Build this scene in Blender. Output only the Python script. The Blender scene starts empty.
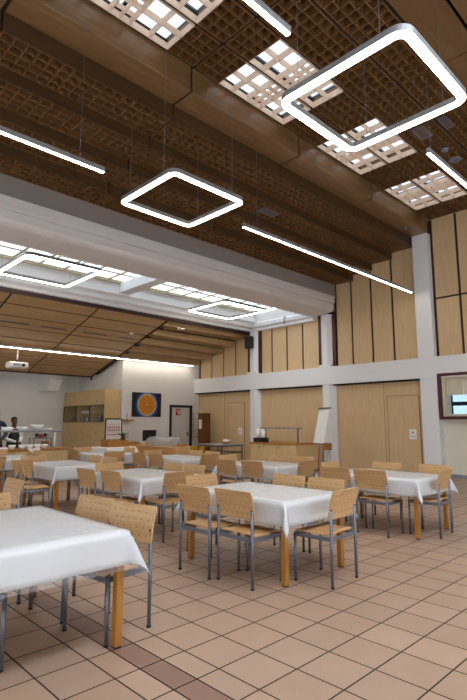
import bpy, bmesh, math, random
from mathutils import Vector, Matrix
random.seed(7)
C = bpy.context.scene.collection
PI = math.pi
R = math.radians

# ------------------------------------------------------------------ materials
def lin(c):
    c /= 255.0
    return c / 12.92 if c <= 0.04045 else ((c + 0.055) / 1.055) ** 2.4

def rgb(r, g, b):
    return (lin(r), lin(g), lin(b), 1.0)

def newmat(name):
    m = bpy.data.materials.new(name)
    m.use_nodes = True
    nt = m.node_tree
    return m, nt, nt.nodes, nt.links, nt.nodes['Principled BSDF']

def plain(name, c, rough=0.5, metal=0.0, var=0.05, scale=6.0, bump=0.0, spec=0.5):
    """Colour with a faint procedural mottling and an optional fine bump."""
    m, nt, N, L, b = newmat(name)
    tc = N.new('ShaderNodeTexCoord')
    no = N.new('ShaderNodeTexNoise'); no.inputs['Scale'].default_value = scale
    no.inputs['Detail'].default_value = 3
    L.new(tc.outputs['Object'], no.inputs['Vector'])
    mx = N.new('ShaderNodeMix'); mx.data_type = 'RGBA'
    col = rgb(*c)
    mx.inputs[6].default_value = tuple(x * (1 - var) for x in col[:3]) + (1,)
    mx.inputs[7].default_value = tuple(min(1, x * (1 + var)) for x in col[:3]) + (1,)
    L.new(no.outputs['Fac'], mx.inputs[0])
    L.new(mx.outputs[2], b.inputs['Base Color'])
    b.inputs['Roughness'].default_value = rough
    b.inputs['Metallic'].default_value = metal
    b.inputs['Specular IOR Level'].default_value = spec
    if bump:
        bp = N.new('ShaderNodeBump'); bp.inputs['Strength'].default_value = bump
        bp.inputs['Distance'].default_value = 0.01
        n2 = N.new('ShaderNodeTexNoise'); n2.inputs['Scale'].default_value = scale * 12
        L.new(tc.outputs['Object'], n2.inputs['Vector'])
        L.new(n2.outputs['Fac'], bp.inputs['Height'])
        L.new(bp.outputs['Normal'], b.inputs['Normal'])
    return m

def wood(name, c1, c2, axis='z', scale=3.0, rough=0.45, dots=False, spec=0.4):
    """Straight-grained veneer: noise stretched along the grain axis."""
    m, nt, N, L, b = newmat(name)
    tc = N.new('ShaderNodeTexCoord')
    mp = N.new('ShaderNodeMapping')
    s = {'x': (0.12, 1, 1), 'y': (1, 0.12, 1), 'z': (1, 1, 0.12)}[axis]
    mp.inputs['Scale'].default_value = tuple(v * scale for v in s)
    L.new(tc.outputs['Object'], mp.inputs['Vector'])
    n1 = N.new('ShaderNodeTexNoise'); n1.inputs['Scale'].default_value = 6
    n1.inputs['Detail'].default_value = 6; n1.inputs['Distortion'].default_value = 0.6
    L.new(mp.outputs['Vector'], n1.inputs['Vector'])
    cr = N.new('ShaderNodeValToRGB')
    cr.color_ramp.elements[0].position = 0.3; cr.color_ramp.elements[0].color = rgb(*c1)
    cr.color_ramp.elements[1].position = 0.7; cr.color_ramp.elements[1].color = rgb(*c2)
    L.new(n1.outputs['Fac'], cr.inputs['Fac'])
    out = cr.outputs['Color']
    if dots:      # small drilled holes in staggered rows over the plywood back
        sp = N.new('ShaderNodeSeparateXYZ'); L.new(tc.outputs['Object'], sp.inputs[0])
        def mth(op, a, bb=None):
            n = N.new('ShaderNodeMath'); n.operation = op
            for k, v in enumerate((a, bb)):
                if v is None: continue
                if isinstance(v, (int, float)): n.inputs[k].default_value = v
                else: L.new(v, n.inputs[k])
            return n.outputs[0]
        zr = mth('MULTIPLY', mth('SUBTRACT', sp.outputs['Z'], 0.61), 1 / 0.055)
        zf = mth('SUBTRACT', mth('FRACT', zr), 0.5)
        odd = mth('MULTIPLY', mth('MODULO', mth('FLOOR', zr), 2.0), 0.5)
        xr = mth('ADD', mth('MULTIPLY', sp.outputs['X'], 1 / 0.07), mth('ADD', odd, 20.25))
        xf = mth('SUBTRACT', mth('FRACT', xr), 0.5)
        dx = mth('MULTIPLY', xf, 0.07); dz = mth('MULTIPLY', zf, 0.055)
        d2 = mth('ADD', mth('MULTIPLY', dx, dx), mth('MULTIPLY', dz, dz))
        hole = mth('LESS_THAN', d2, 0.0048 ** 2)
        zin = mth('MULTIPLY', mth('GREATER_THAN', sp.outputs['Z'], 0.61), mth('LESS_THAN', sp.outputs['Z'], 0.83))
        xin = mth('LESS_THAN', mth('ABSOLUTE', sp.outputs['X']), 0.2)
        f = mth('MULTIPLY', hole, mth('MULTIPLY', zin, xin))
        mx = N.new('ShaderNodeMix'); mx.data_type = 'RGBA'
        L.new(f, mx.inputs[0]); L.new(out, mx.inputs[6]); mx.inputs[7].default_value = rgb(60, 36, 18)
        out = mx.outputs[2]
    L.new(out, b.inputs['Base Color'])
    b.inputs['Roughness'].default_value = rough
    b.inputs['Specular IOR Level'].default_value = spec
    return m

def emit(name, c, s):
    m, nt, N, L, b = newmat(name)
    b.inputs['Base Color'].default_value = rgb(*c)
    b.inputs['Emission Color'].default_value = rgb(*c)
    b.inputs['Emission Strength'].default_value = s
    return m

def tinted(name, c, gloss=0.1, rough=0.05):
    """Thin glass / clear film: transparent with a little gloss."""
    m = bpy.data.materials.new(name); m.use_nodes = True
    nt = m.node_tree; N = nt.nodes; L = nt.links
    N.remove(N['Principled BSDF'])
    o = N['Material Output']
    t = N.new('ShaderNodeBsdfTransparent'); t.inputs['Color'].default_value = c
    g = N.new('ShaderNodeBsdfGlossy'); g.inputs['Roughness'].default_value = rough
    lw = N.new('ShaderNodeLayerWeight'); lw.inputs['Blend'].default_value = 0.25
    mt = N.new('ShaderNodeMath'); mt.operation = 'MULTIPLY_ADD'
    mt.inputs[1].default_value = gloss * 3; mt.inputs[2].default_value = gloss * 0.3
    L.new(lw.outputs['Fresnel'], mt.inputs[0])
    mx = N.new('ShaderNodeMixShader')
    L.new(mt.outputs[0], mx.inputs[0]); L.new(t.outputs[0], mx.inputs[1]); L.new(g.outputs[0], mx.inputs[2])
    L.new(mx.outputs[0], o.inputs['Surface'])
    m.diffuse_color = (0.9, 0.95, 1, 0.3)
    return m

def plastic_film():
    m = bpy.data.materials.new('clear_film'); m.use_nodes = True
    nt = m.node_tree; N = nt.nodes; L = nt.links
    N.remove(N['Principled BSDF'])
    o = N['Material Output']
    tc = N.new('ShaderNodeTexCoord')
    no = N.new('ShaderNodeTexNoise'); no.inputs['Scale'].default_value = 9; no.inputs['Detail'].default_value = 4
    no.inputs['Distortion'].default_value = 1.2
    mp = N.new('ShaderNodeMapping'); mp.inputs['Scale'].default_value = (1.6, 0.7, 1)
    L.new(tc.outputs['Object'], mp.inputs['Vector']); L.new(mp.outputs['Vector'], no.inputs['Vector'])
    bp = N.new('ShaderNodeBump'); bp.inputs['Strength'].default_value = 0.55; bp.inputs['Distance'].default_value = 0.02
    L.new(no.outputs['Fac'], bp.inputs['Height'])
    t = N.new('ShaderNodeBsdfTransparent'); t.inputs['Color'].default_value = (0.97, 0.975, 0.98, 1)
    d = N.new('ShaderNodeBsdfDiffuse'); d.inputs['Color'].default_value = rgb(225, 226, 232)
    g = N.new('ShaderNodeBsdfGlossy'); g.inputs['Roughness'].default_value = 0.16
    L.new(bp.outputs['Normal'], g.inputs['Normal'])
    m1 = N.new('ShaderNodeMixShader'); m1.inputs[0].default_value = 0.12
    L.new(t.outputs[0], m1.inputs[1]); L.new(d.outputs[0], m1.inputs[2])
    fr = N.new('ShaderNodeFresnel'); fr.inputs['IOR'].default_value = 1.5
    L.new(bp.outputs['Normal'], fr.inputs['Normal'])
    mx = N.new('ShaderNodeMixShader')
    fk = N.new('ShaderNodeMath'); fk.operation = 'MULTIPLY'; fk.inputs[1].default_value = .6
    L.new(fr.outputs[0], fk.inputs[0])
    L.new(fk.outputs[0], mx.inputs[0]); L.new(m1.outputs[0], mx.inputs[1]); L.new(g.outputs[0], mx.inputs[2])
    L.new(mx.outputs[0], o.inputs['Surface'])
    return m

M = {}
M['white_wall'] = plain('white_wall', (226, 226, 226), 0.8, var=0.02, scale=2, bump=0.05)
M['cream_wall'] = plain('cream_wall', (232, 228, 214), 0.8, var=0.02, scale=2, bump=0.05)
M['white_paint'] = plain('white_paint', (228, 230, 234), 0.55, var=0.02)
M['soffit'] = plain('soffit_paint', (205, 200, 198), 0.5, var=0.03)
M['beech_panel'] = wood('beech_panel', (205, 175, 134), (214, 185, 146), 'z', 2.5, 0.5)
M['beech_cab'] = wood('beech_cabinet', (204, 176, 128), (216, 190, 142), 'z', 3.0, 0.45)
M['beech_chair'] = wood('beech_ply', (186, 146, 100), (204, 166, 120), 'x', 5.0, 0.32, dots=True)
M['beech_seat'] = wood('beech_seat', (198, 152, 98), (216, 174, 120), 'y', 5.0, 0.28)
M['beech_leg'] = wood('beech_leg', (156, 104, 42), (174, 120, 54), 'z', 6.0, 0.4)
M['beech_counter'] = wood('beech_counter', (200, 150, 92), (216, 170, 112), 'x', 3.0, 0.4)
M['ceil_wood'] = wood('ceiling_veneer', (96, 68, 40), (112, 82, 50), 'x', 1.6, 0.5)
M['slope_wood'] = wood('slope_veneer', (170, 138, 96), (188, 156, 114), 'x', 1.6, 0.45)
M['beam_wood'] = wood('beam_veneer', (106, 78, 49), (130, 98, 66), 'x', 2.2, 0.3)
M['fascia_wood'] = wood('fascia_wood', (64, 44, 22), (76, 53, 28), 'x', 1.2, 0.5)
M['slat_wood'] = wood('slat_wood', (104, 70, 38), (120, 84, 48), 'x', 3, 0.55)
M['lit_slat'] = wood('slat_painted_daylight', (216, 190, 168), (228, 206, 186), 'x', 3, 0.55)  # paler than the other slats: the daylight on them is in the colour
M['deck'] = plain('ceiling_deck', (14, 11, 9), 0.9)
M['black'] = plain('black_paint', (24, 23, 24), 0.5)
M['gap'] = plain('joint_black', (20, 15, 14), 0.8)
M['maroon'] = plain('maroon_paint', (78, 22, 32), 0.5)
M['dark_maroon'] = plain('dark_maroon', (52, 20, 24), 0.6)
M['steel'] = plain('grey_steel', (118, 122, 134), 0.38, 0.6, var=0.04)
M['lamp_body'] = plain('lamp_aluminium', (150, 152, 156), 0.4, 0.5)
M['chrome'] = plain('brushed_metal', (190, 192, 196), 0.25, 0.9)
M['rubber'] = plain('foot_rubber', (30, 30, 34), 0.7)
M['lamp'] = emit('lamp_diffuser', (255, 242, 220), 17.0)
M['cloth'] = plain('table_linen', (238, 238, 240), 0.85, var=0.03, scale=9, bump=0.15)
M['film'] = plastic_film()
M['ceramic'] = plain('white_ceramic', (240, 240, 240), 0.2, var=0.01)
M['tile'] = None
M['acrylic'] = None
M['grout'] = plain('grout', (50, 40, 36), 0.85, var=0.1, scale=20)
M['glass'] = tinted('clear_glass', (0.86, 0.9, 0.92, 1), 0.25)
M['cab_glass'] = tinted('cabinet_glass', (0.86, 0.87, 0.86, 1), 0.03)
M['sky_glass'] = tinted('skylight_glass', (0.14, 0.145, 0.15, 1), 0.03)
M['sky_glass_low'] = tinted('milky_skylight_glass', (0.24, 0.243, 0.246, 1), 0.03)
M['window_glass'] = tinted('window_glass', (0.16, 0.165, 0.165, 1), 0.05)
M['blue_glass'] = tinted('blue_glass', (0.075, 0.105, 0.14, 1), 0.1)
M['frame_beige'] = plain('beige_frame', (186, 176, 146), 0.6)
M['red'] = plain('red_plastic', (190, 30, 34), 0.4)
M['yellow'] = plain('yellow_plastic', (222, 178, 40), 0.5)
M['brown_dark'] = wood('dark_brown_wood', (92, 54, 26), (118, 74, 38), 'z', 4, 0.4)
M['paper'] = plain('white_paper', (238, 238, 236), 0.8, var=0.01)
M['skin'] = plain('brown_skin', (96, 60, 42), 0.5, var=0.06)
M['hair'] = plain('black_hair', (18, 15, 14), 0.8)
M['shirt'] = plain('white_shirt', (232, 233, 238), 0.8)
M['navy'] = plain('navy_jacket', (32, 40, 66), 0.8)
M['apron'] = plain('black_apron', (26, 25, 28), 0.85)
M['trouser'] = plain('dark_trousers', (36, 36, 42), 0.85)
M['screen'] = plain('dark_screen', (20, 20, 24), 0.25)
M['leaf'] = plain('leaf_green', (74, 104, 50), 0.6, var=0.2)
M['petal'] = plain('pale_petal', (236, 234, 214), 0.7)
M['pot'] = plain('red_brown_pot', (84, 32, 30), 0.4)
M['bottle_green'] = plain('green_bottle', (30, 160, 118), 0.3)
M['bottle_dark'] = plain('dark_bottle', (56, 46, 40), 0.2)
M['bottle_brown'] = plain('brown_bottle', (96, 60, 30), 0.2)
M['bluegrey'] = plain('blue_grey_flask', (110, 130, 160), 0.3)
M['door_grey'] = plain('pale_grey_door', (206, 204, 202), 0.6, var=0.02)
M['baseboard'] = plain('grey_baseboard', (150, 152, 160), 0.5)
M['orange_red'] = plain('orange_red_plastic', (196, 70, 36), 0.5)
M['shutter'] = plain('beige_shutter', (206, 198, 172), 0.5, var=0.02)

def acrylic():
    m = tinted('acrylic_painted_glare', (0.9, 0.92, 0.94, 1), 0.35, 0.1)
    nt = m.node_tree; N = nt.nodes; L = nt.links
    o = N['Material Output']; src = o.inputs['Surface'].links[0].from_socket
    d = N.new('ShaderNodeBsdfDiffuse'); d.inputs['Color'].default_value = rgb(225, 228, 232)
    mx = N.new('ShaderNodeMixShader'); mx.inputs[0].default_value = .28  # white diffuse share painted in for reflections on the glass
    L.new(src, mx.inputs[1]); L.new(d.outputs[0], mx.inputs[2]); L.new(mx.outputs[0], o.inputs['Surface'])
    return m
M['acrylic'] = acrylic()
def tile_material():
    m, nt, N, L, b = newmat('floor_tile')
    at = N.new('ShaderNodeAttribute'); at.attribute_name = 'tone'; at.attribute_type = 'GEOMETRY'
    tc = N.new('ShaderNodeTexCoord')
    no = N.new('ShaderNodeTexNoise'); no.inputs['Scale'].default_value = 130; no.inputs['Detail'].default_value = 2
    L.new(tc.outputs['Object'], no.inputs['Vector'])
    n3 = N.new('ShaderNodeTexNoise'); n3.inputs['Scale'].default_value = 3.5; n3.inputs['Detail'].default_value = 3
    L.new(tc.outputs['Object'], n3.inputs['Vector'])
    mr = N.new('ShaderNodeMapRange'); mr.inputs[3].default_value = 0.82; mr.inputs[4].default_value = 1.18
    L.new(no.outputs['Fac'], mr.inputs[0])
    m2 = N.new('ShaderNodeMapRange'); m2.inputs[3].default_value = 0.9; m2.inputs[4].default_value = 1.1
    L.new(n3.outputs['Fac'], m2.inputs[0])
    k = N.new('ShaderNodeMath'); k.operation = 'MULTIPLY'
    L.new(mr.outputs[0], k.inputs[0]); L.new(m2.outputs[0], k.inputs[1])
    mx = N.new('ShaderNodeMix'); mx.data_type = 'RGBA'; mx.blend_type = 'MULTIPLY'; mx.inputs[0].default_value = 1
    L.new(at.outputs['Color'], mx.inputs[6]); L.new(k.outputs[0], mx.inputs[7])
    L.new(mx.outputs[2], b.inputs['Base Color'])
    b.inputs['Roughness'].default_value = 0.42
    b.inputs['Specular IOR Level'].default_value = 0.4
    return m
M['tile'] = tile_material()

# ------------------------------------------------------------------ mesh builder
class MB:
    def __init__(s):
        s.v = []; s.f = []; s.mi = []; s.sm = []
    def add(s, vs, fs, mi=0, smooth=False):
        o = len(s.v)
        s.v += [tuple(v) for v in vs]
        for f in fs:
            s.f.append(tuple(i + o for i in f)); s.mi.append(mi); s.sm.append(smooth)
        return s
    def box(s, x0, x1, y0, y1, z0, z1, mi=0, ch=0.0):
        if x1 < x0: x0, x1 = x1, x0
        if y1 < y0: y0, y1 = y1, y0
        if z1 < z0: z0, z1 = z1, z0
        if not ch:
            vs = [(x, y, z) for z in (z0, z1) for y in (y0, y1) for x in (x0, x1)]
            return s.add(vs, [(0, 2, 3, 1), (4, 5, 7, 6), (0, 1, 5, 4), (2, 6, 7, 3), (0, 4, 6, 2), (1, 3, 7, 5)], mi)
        # chamfered box
        vs = []; c = ch
        for sx, X, ix in ((0, x0, c), (1, x1, -c)):
            for sy, Y, iy in ((0, y0, c), (1, y1, -c)):
                for sz, Z, iz in ((0, z0, c), (1, z1, -c)):
                    vs += [(X, Y + iy, Z + iz), (X + ix, Y, Z + iz), (X + ix, Y + iy, Z)]
        def q(sx, sy, sz, k): return ((sx * 2 + sy) * 2 + sz) * 3 + k
        fs = []
        for a in (0, 1):
            fs.append([q(a, 0, 0, 0), q(a, 1, 0, 0), q(a, 1, 1, 0), q(a, 0, 1, 0)])
            fs.append([q(0, a, 0, 1), q(1, a, 0, 1), q(1, a, 1, 1), q(0, a, 1, 1)])
            fs.append([q(0, 0, a, 2), q(1, 0, a, 2), q(1, 1, a, 2), q(0, 1, a, 2)])
        for a in (0, 1):
            for b in (0, 1):
                fs.append([q(a, b, 0, 0), q(a, b, 1, 0), q(a, b, 1, 1), q(a, b, 0, 1)])
                fs.append([q(a, 0, b, 0), q(a, 1, b, 0), q(a, 1, b, 2), q(a, 0, b, 2)])
                fs.append([q(0, a, b, 1), q(1, a, b, 1), q(1, a, b, 2), q(0, a, b, 2)])
                for d in (0, 1):
                    fs.append([q(a, b, d, 0), q(a, b, d, 1), q(a, b, d, 2)])
        return s.add(vs, fs, mi)
    def tube(s, p, q, r, n=10, r2=None, mi=0, cap=True):
        p = Vector(p); q = Vector(q); d = (q - p).normalized()
        a = d.orthogonal().normalized(); b = d.cross(a)
        r2 = r if r2 is None else r2
        vs = []
        for c, rr in ((p, r), (q, r2)):
            for k in range(n):
                t = 2 * PI * k / n
                vs.append(c + (a * math.cos(t) + b * math.sin(t)) * rr)
        s.add(vs, [(k, (k + 1) % n, n + (k + 1) % n, n + k) for k in range(n)], mi, True)
        if cap: s.add(vs, [tuple(range(n))[::-1], tuple(range(n, 2 * n))], mi)
        return s
    def path(s, pts, r, n=6, mi=0):
        for a, b in zip(pts, pts[1:]): s.tube(a, b, r, n, mi=mi)
        return s
    def lathe(s, prof, c=(0, 0, 0), n=20, mi=0, sx=1, sy=1):
        vs = []; fs = []
        for r, z in prof:
            for k in range(n):
                t = 2 * PI * k / n
                vs.append((c[0] + r * math.cos(t) * sx, c[1] + r * math.sin(t) * sy, c[2] + z))
        for j in range(len(prof) - 1):
            for k in range(n):
                fs.append((j * n + k, j * n + (k + 1) % n, (j + 1) * n + (k + 1) % n, (j + 1) * n + k))
        s.add(vs, fs, mi, True)
        if prof[0][0] > 1e-4: s.add(vs[:n], [tuple(range(n))[::-1]], mi)
        if prof[-1][0] > 1e-4: s.add(vs[-n:], [tuple(range(n))], mi)
        return s
    def prism(s, poly, a0, a1, axis='x', mi=0):
        """extrude a polygon of (u,v) along an axis; x:(y,z) y:(x,z) z:(x,y)"""
        n = len(poly); vs = []
        for a in (a0, a1):
            for u, v in poly:
                vs.append({'x': (a, u, v), 'y': (u, a, v), 'z': (u, v, a)}[axis])
        return s.add(vs, [tuple(range(n))[::-1], tuple(range(n, 2 * n))] + [(k, (k + 1) % n, n + (k + 1) % n, n + k) for k in range(n)], mi)
    def ball(s, c, rx, ry=None, rz=None, n=12, mi=0):
        ry = ry or rx; rz = rz or rx
        prof = []
        vs = []; fs = []; m = n // 2 + 1
        for j in range(m):
            ph = -PI / 2 + PI * j / (m - 1)
            for k in range(n):
                t = 2 * PI * k / n
                vs.append((c[0] + rx * math.cos(ph) * math.cos(t), c[1] + ry * math.cos(ph) * math.sin(t), c[2] + rz * math.sin(ph)))
        for j in range(m - 1):
            for k in range(n):
                fs.append((j * n + k, j * n + (k + 1) % n, (j + 1) * n + (k + 1) % n, (j + 1) * n + k))
        return s.add(vs, fs, mi, True)
    def build(s, name, mats, parent=None, fix=True):
        me = bpy.data.meshes.new(name)
        me.from_pydata(s.v, [], s.f)
        if not isinstance(mats, (list, tuple)): mats = [mats]
        for m in mats: me.materials.append(m)
        for p, mi, sm in zip(me.polygons, s.mi, s.sm):
            p.material_index = mi; p.use_smooth = sm
        if fix:
            bm = bmesh.new(); bm.from_mesh(me)
            bmesh.ops.remove_doubles(bm, verts=bm.verts, dist=1e-5)
            bmesh.ops.recalc_face_normals(bm, faces=bm.faces)
            bm.to_mesh(me); bm.free()
        o = bpy.data.objects.new(name, me); C.objects.link(o)
        if parent: o.parent = parent
        return o

def tag(o, label=None, cat=None, group=None, kind=None):
    if label: o['label'] = label
    if cat: o['category'] = cat
    if group: o['group'] = group
    if kind: o['kind'] = kind
    return o

def empty(name, loc=(0, 0, 0), rz=0):
    o = bpy.data.objects.new(name, None); C.objects.link(o)
    o.location = loc; o.rotation_euler = (0, 0, rz); o.empty_display_size = 0.1
    return o

def thing(name, label, cat, loc=(0, 0, 0), rz=0, group=None):
    return tag(empty(name, loc, rz), label, cat, group)

def struct(o):
    o['kind'] = 'structure'; return o

def dup(root, loc, rz, label=None, group=None):
    r = root.copy(); C.objects.link(r); r.location = loc; r.rotation_euler = (0, 0, rz)
    if label: r['label'] = label
    if group: r['group'] = group
    for ch in list(root.children):
        c = ch.copy(); C.objects.link(c); c.parent = r
        for g in list(ch.children):
            d = g.copy(); C.objects.link(d); d.parent = c
    return r

# ------------------------------------------------------------------ floor
XW = 13.68          # front plane of the white frame on the right-hand wall
XP = 13.86          # plane of the wood panels in it
XB = 13.98          # wall plane below the hatch
YF = 16.4           # far wall with the picture
P_ = 0.335
def axis_cells(lo, hi, xs):
    return xs
xe = [2.225 + P_ * k for k in range(0, 37)]
xe = [1.71 - P_ * k for k in range(14, 0, -1)] + [1.71, 1.88, 2.05] + xe
ye = [2.065 + P_ * k for k in range(-15, 55)]
fl = MB(); G = 0.0055
fl.box(xe[0] - .05, xe[-1] + .05, ye[0] - .05, ye[-1] + .05, -0.08, -0.002, 1)
tones = [(0.5, 0.5, 0.5)] * 6
for a, b in zip(xe, xe[1:]):
    dark = abs(a - 1.88) < 1e-3
    for c, d in zip(ye, ye[1:]):
        vs = [(a + G, c + G, 0), (b - G, c + G, 0), (b - G, d - G, 0), (a + G, d - G, 0)]
        fl.add(vs, [(0, 1, 2, 3)], 0)
        base = rgb(138, 106, 90) if dark else rgb(174, 145, 125)
        k = random.uniform(0.92, 1.07); w = random.uniform(-.02, .02)
        tones.append((base[0] * k * (1 + w), base[1] * k, base[2] * k * (1 - w)))
floor = struct(fl.build('floor', [M['tile'], M['grout']], fix=False))
at = floor.data.attributes.new('tone', 'FLOAT_COLOR', 'FACE')
for i, t in enumerate(tones): at.data[i].color = (t[0], t[1], t[2], 1)

# ------------------------------------------------------------------ right-hand wall
wr = struct(MB().box(XB, 14.2, 6.0, 9.4, 0, 7.7).box(XB, 14.2, 9.4, 20, 0, 5.70).box(XB, 14.2, -4, 6.0, 0, 1.62).box(XB, 14.2, -4, 6.0, 2.83, 7.7).box(XB, 14.2, -4, 3.2, 1.62, 2.83)
            .build('wall_right', M['cream_wall']))
# white frame: long beam, columns
bm_ = MB(); bm_.box(XW, XB, -4, YF + .1, 2.74, 3.33, ch=0.01); bm_.build('beam', M['white_paint'], wr)
MB().box(XW, XB, 5.89, 6.37, 0, 2.74).box(XW, XB, 5.93, 6.39, 3.33, 6.97).build('column', M['white_paint'], wr)
def oct_col(cy, w, z0, z1, cx):
    h = w / 2; k = h * 0.42
    poly = [(cx - h, cy - k), (cx - k, cy - h), (cx + k, cy - h), (cx + h, cy - k), (cx + h, cy + k), (cx + k, cy + h), (cx - k, cy + h), (cx - h, cy + k)]
    return MB().prism(poly, z0, z1, 'z')
for cy in (12.97, 9.60):
    oct_col(cy, 0.54, 0, 2.76, 13.97).build('column', M['white_paint'], wr)
    oct_col(cy + .02, 0.44, 3.40, 5.12, 13.92).build('column', M['white_paint'], wr)
    MB().box(13.69, 13.95, cy - .22, cy + .26, 3.32, 3.41).build('column_foot', M['white_paint'], wr)
    MB().box(XP - .03, XB, cy - .33, cy - .2, 3.33, 5.05).box(XP - .03, XB, cy + .24, cy + .36, 3.33, 5.05).build('maroon_strip', M['maroon'], wr)
# upper panels on the gallery level
def panel(y0, y1, z0, z1, mat='beech_panel'):
    MB().box(XP, XB, y0, y1, z0, z1).build('wall_panel', M[mat], wr)
# dark backing shows as the joints
MB().box(XP + .03, XB - .001, 2.0, 9.3, 3.33, 7.4).box(XP + .03, XB - .001, 9.3, 16.3, 3.33, 5.2).build('joint_backing', M['dark_maroon'], wr)
g = 0.035
edges = [6.44, 7.20, 7.92, 8.64, 9.24]; tops = [6.72, 6.56, 6.36, 6.14]
for (a, b), t in zip(zip(edges, edges[1:]), tops): panel(a + g, b - g, 3.34, t)
edges = [9.95, 10.66, 11.38, 12.10, 12.64]
for a, b in zip(edges, edges[1:]): panel(a + g, b - g, 3.34, 5.12)
edges = [13.32, 14.04, 14.75, 15.46, 16.2]; tops = [4.98, 4.76, 4.55, 4.36]
for (a, b), t in zip(zip(edges, edges[1:]), tops): panel(a + g, b - g, 3.34, t)
for k in range(4):
    a = 5.91 - .735 * k; b = a - .735
    panel(b + g, a - g - (0.03 if k == 0 else 0), 3.34, 4.99); panel(b + g, a - g - (0.03 if k == 0 else 0), 5.05, 7.42)
# lower level: recessed sliding panels with door leaves
def bay(y0, y1, leaf=None, seam=None):
    MB().box(XB - .045, XB, y0, y1, 0.02, 2.70).build('wall_panel', M['beech_panel'], wr)
    MB().box(XW + .06, XB - .002, y0, y1, 2.70, 2.745).build('dark_track', M['gap'], wr)
    if seam:
        MB().box(XB - .048, XB - .044, seam - .004, seam + .004, .02, 2.70).build('panel_seam', M['gap'], wr)
def leaf(n, a, b):
    d = struct(MB().box(XB - .06, XB - .046, a, b, 0.02, 2.28).build('door_%d' % n, M['beech_panel']))
    m = MB()
    for y in (a, b): m.box(XB - .062, XB - .0458, y - .006, y + .006, .02, 2.286)
    m.box(XB - .062, XB - .0458, a, b, 2.28, 2.292)
    m.build('door_gap', M['brown_dark'], d)
    MB().box(XB - .068, XB - .06, a + .12, a + .33, 1.02, 1.30, ch=.002).build('lock_plate', M['paper'], d)
    MB().box(XB - .075, XB - .068, a + .16, a + .29, 1.08, 1.10).box(XB - .075, XB - .068, a + .2, a + .25, 1.18, 1.24).build('recessed_pull', M['chrome'], d)
    h = MB()
    for z in (.35, 1.15, 1.9): h.tube((XB - .066, b + .002, z), (XB - .066, b + .002, z + .11), .008)
    h.build('hinge', M['chrome'], d)
bay(6.40, 9.36, seam=7.66); leaf(1, 6.55, 7.55)
bay(9.84, 12.72)
bay(13.22, 16.38, seam=14.75); leaf(2, 13.62, 14.58)
MB().box(XB - .1, XB - .002, 6.40, 6.47, 0, 2.7).build('door_post', M['beech_panel'], wr)
# serving hatch: maroon box frame, beige shutter boards, kitchen behind
hf = struct(MB().box(XW - .02, XB + .02, 5.77, 5.87, 1.58, 2.84).box(XW - .02, XB + .02, 3.1, 3.2, 1.58, 2.84)
            .box(XW - .02, XB + .02, 3.2, 5.77, 1.58, 1.66).box(XW - .02, XB + .02, 3.2, 5.77, 2.76, 2.84).build('window_1', M['maroon']))
f2 = MB().box(XW + .02, XB + .1, 5.69, 5.77, 1.66, 2.76).box(XW + .02, XB + .1, 3.2, 5.69, 1.66, 1.72).box(XW + .02, XB + .1, 3.2, 5.69, 2.70, 2.76)
f2.build('window_frame', M['shutter'], hf)
sh = MB()
for a, b in ((5.255, 5.68), (4.79, 5.235), (4.33, 4.77), (3.87, 4.31), (3.3, 3.85)): sh.box(13.80, 13.84, a, b, 2.24, 2.70, ch=.004)
sh.build('shutter_board', M['shutter'], hf)
for y in (5.58, 5.12, 4.66): MB().box(13.785, 13.80, y - .02, y + .02, 2.20, 2.26).build('catch', M['chrome'], hf)
kb = MB().box(15.9, 16.0, 2.9, 8.5, 0, 1.2).box(15.9, 16.0, 2.9, 8.5, 2.95, 3.2).box(15.9, 16.0, 6.62, 8.5, 1.2, 2.95).box(15.9, 16, 2.9, 3.4, 1.2, 2.95)
kb.box(14.2, 16.0, 2.8, 2.9, 0, 3.2).box(14.2, 16.0, 8.4, 8.5, 0, 3.2).box(14.2, 16.0, 2.8, 8.5, 3.1, 3.2).box(13.98, 16, 2.8, 8.5, -.1, 0.0)
struct(kb.build('wall_kitchen', M['shutter']))
kw = struct(MB().box(15.92, 15.98, 3.4, 6.62, 2.02, 2.14).box(15.92, 15.98, 6.40, 6.62, 1.2, 2.95).box(15.92, 15.98, 5.4, 5.46, 1.2, 2.95).box(15.92, 15.98, 4.4, 4.46, 1.2, 2.95)
            .build('window_2', plain('kitchen_window_frame', (60, 62, 70), .5)))
MB().add([(15.945, 3.4, 1.2), (15.945, 6.62, 1.2), (15.945, 6.62, 2.95), (15.945, 3.4, 2.95)], [(0, 1, 2, 3)]).build('pane', M['blue_glass'], kw)
struct(MB().box(XB - .015, XB, -4, 5.88, 0, .1).build('baseboard_right', M['baseboard']))
struct(MB().box(XW - .012, XW, 5.89, 6.37, 0, .1).build('baseboard_column', M['baseboard']))

# ------------------------------------------------------------------ far wall, recess, other walls
fw_ = MB()
fw_.box(10.15, 12.42, YF, 16.6, 0, 5.2).box(13.56, XB, YF, 16.6, 0, 5.2).box(12.42, 13.56, YF, 16.6, 2.2, 5.2)
wf = struct(fw_.build('wall_far', M['white_wall']))
struct(MB().box(10.15, 10.3, 16.6, 19.8, 0, 4.6).build('wall_recess', M['white_wall']))
wb = struct(MB().box(-3.6, 10.3, 19.8, 20, 0, 4.6).build('wall_back', M['white_wall']))
# boxed beam end sticking out of the back wall
MB().prism([(19.8, 3.55), (18.75, 3.55), (18.75, 3.15), (19.0, 2.75), (19.8, 2.75)], 8.38, 8.86, 'x').build('beam_end', M['white_wall'], wb)
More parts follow.
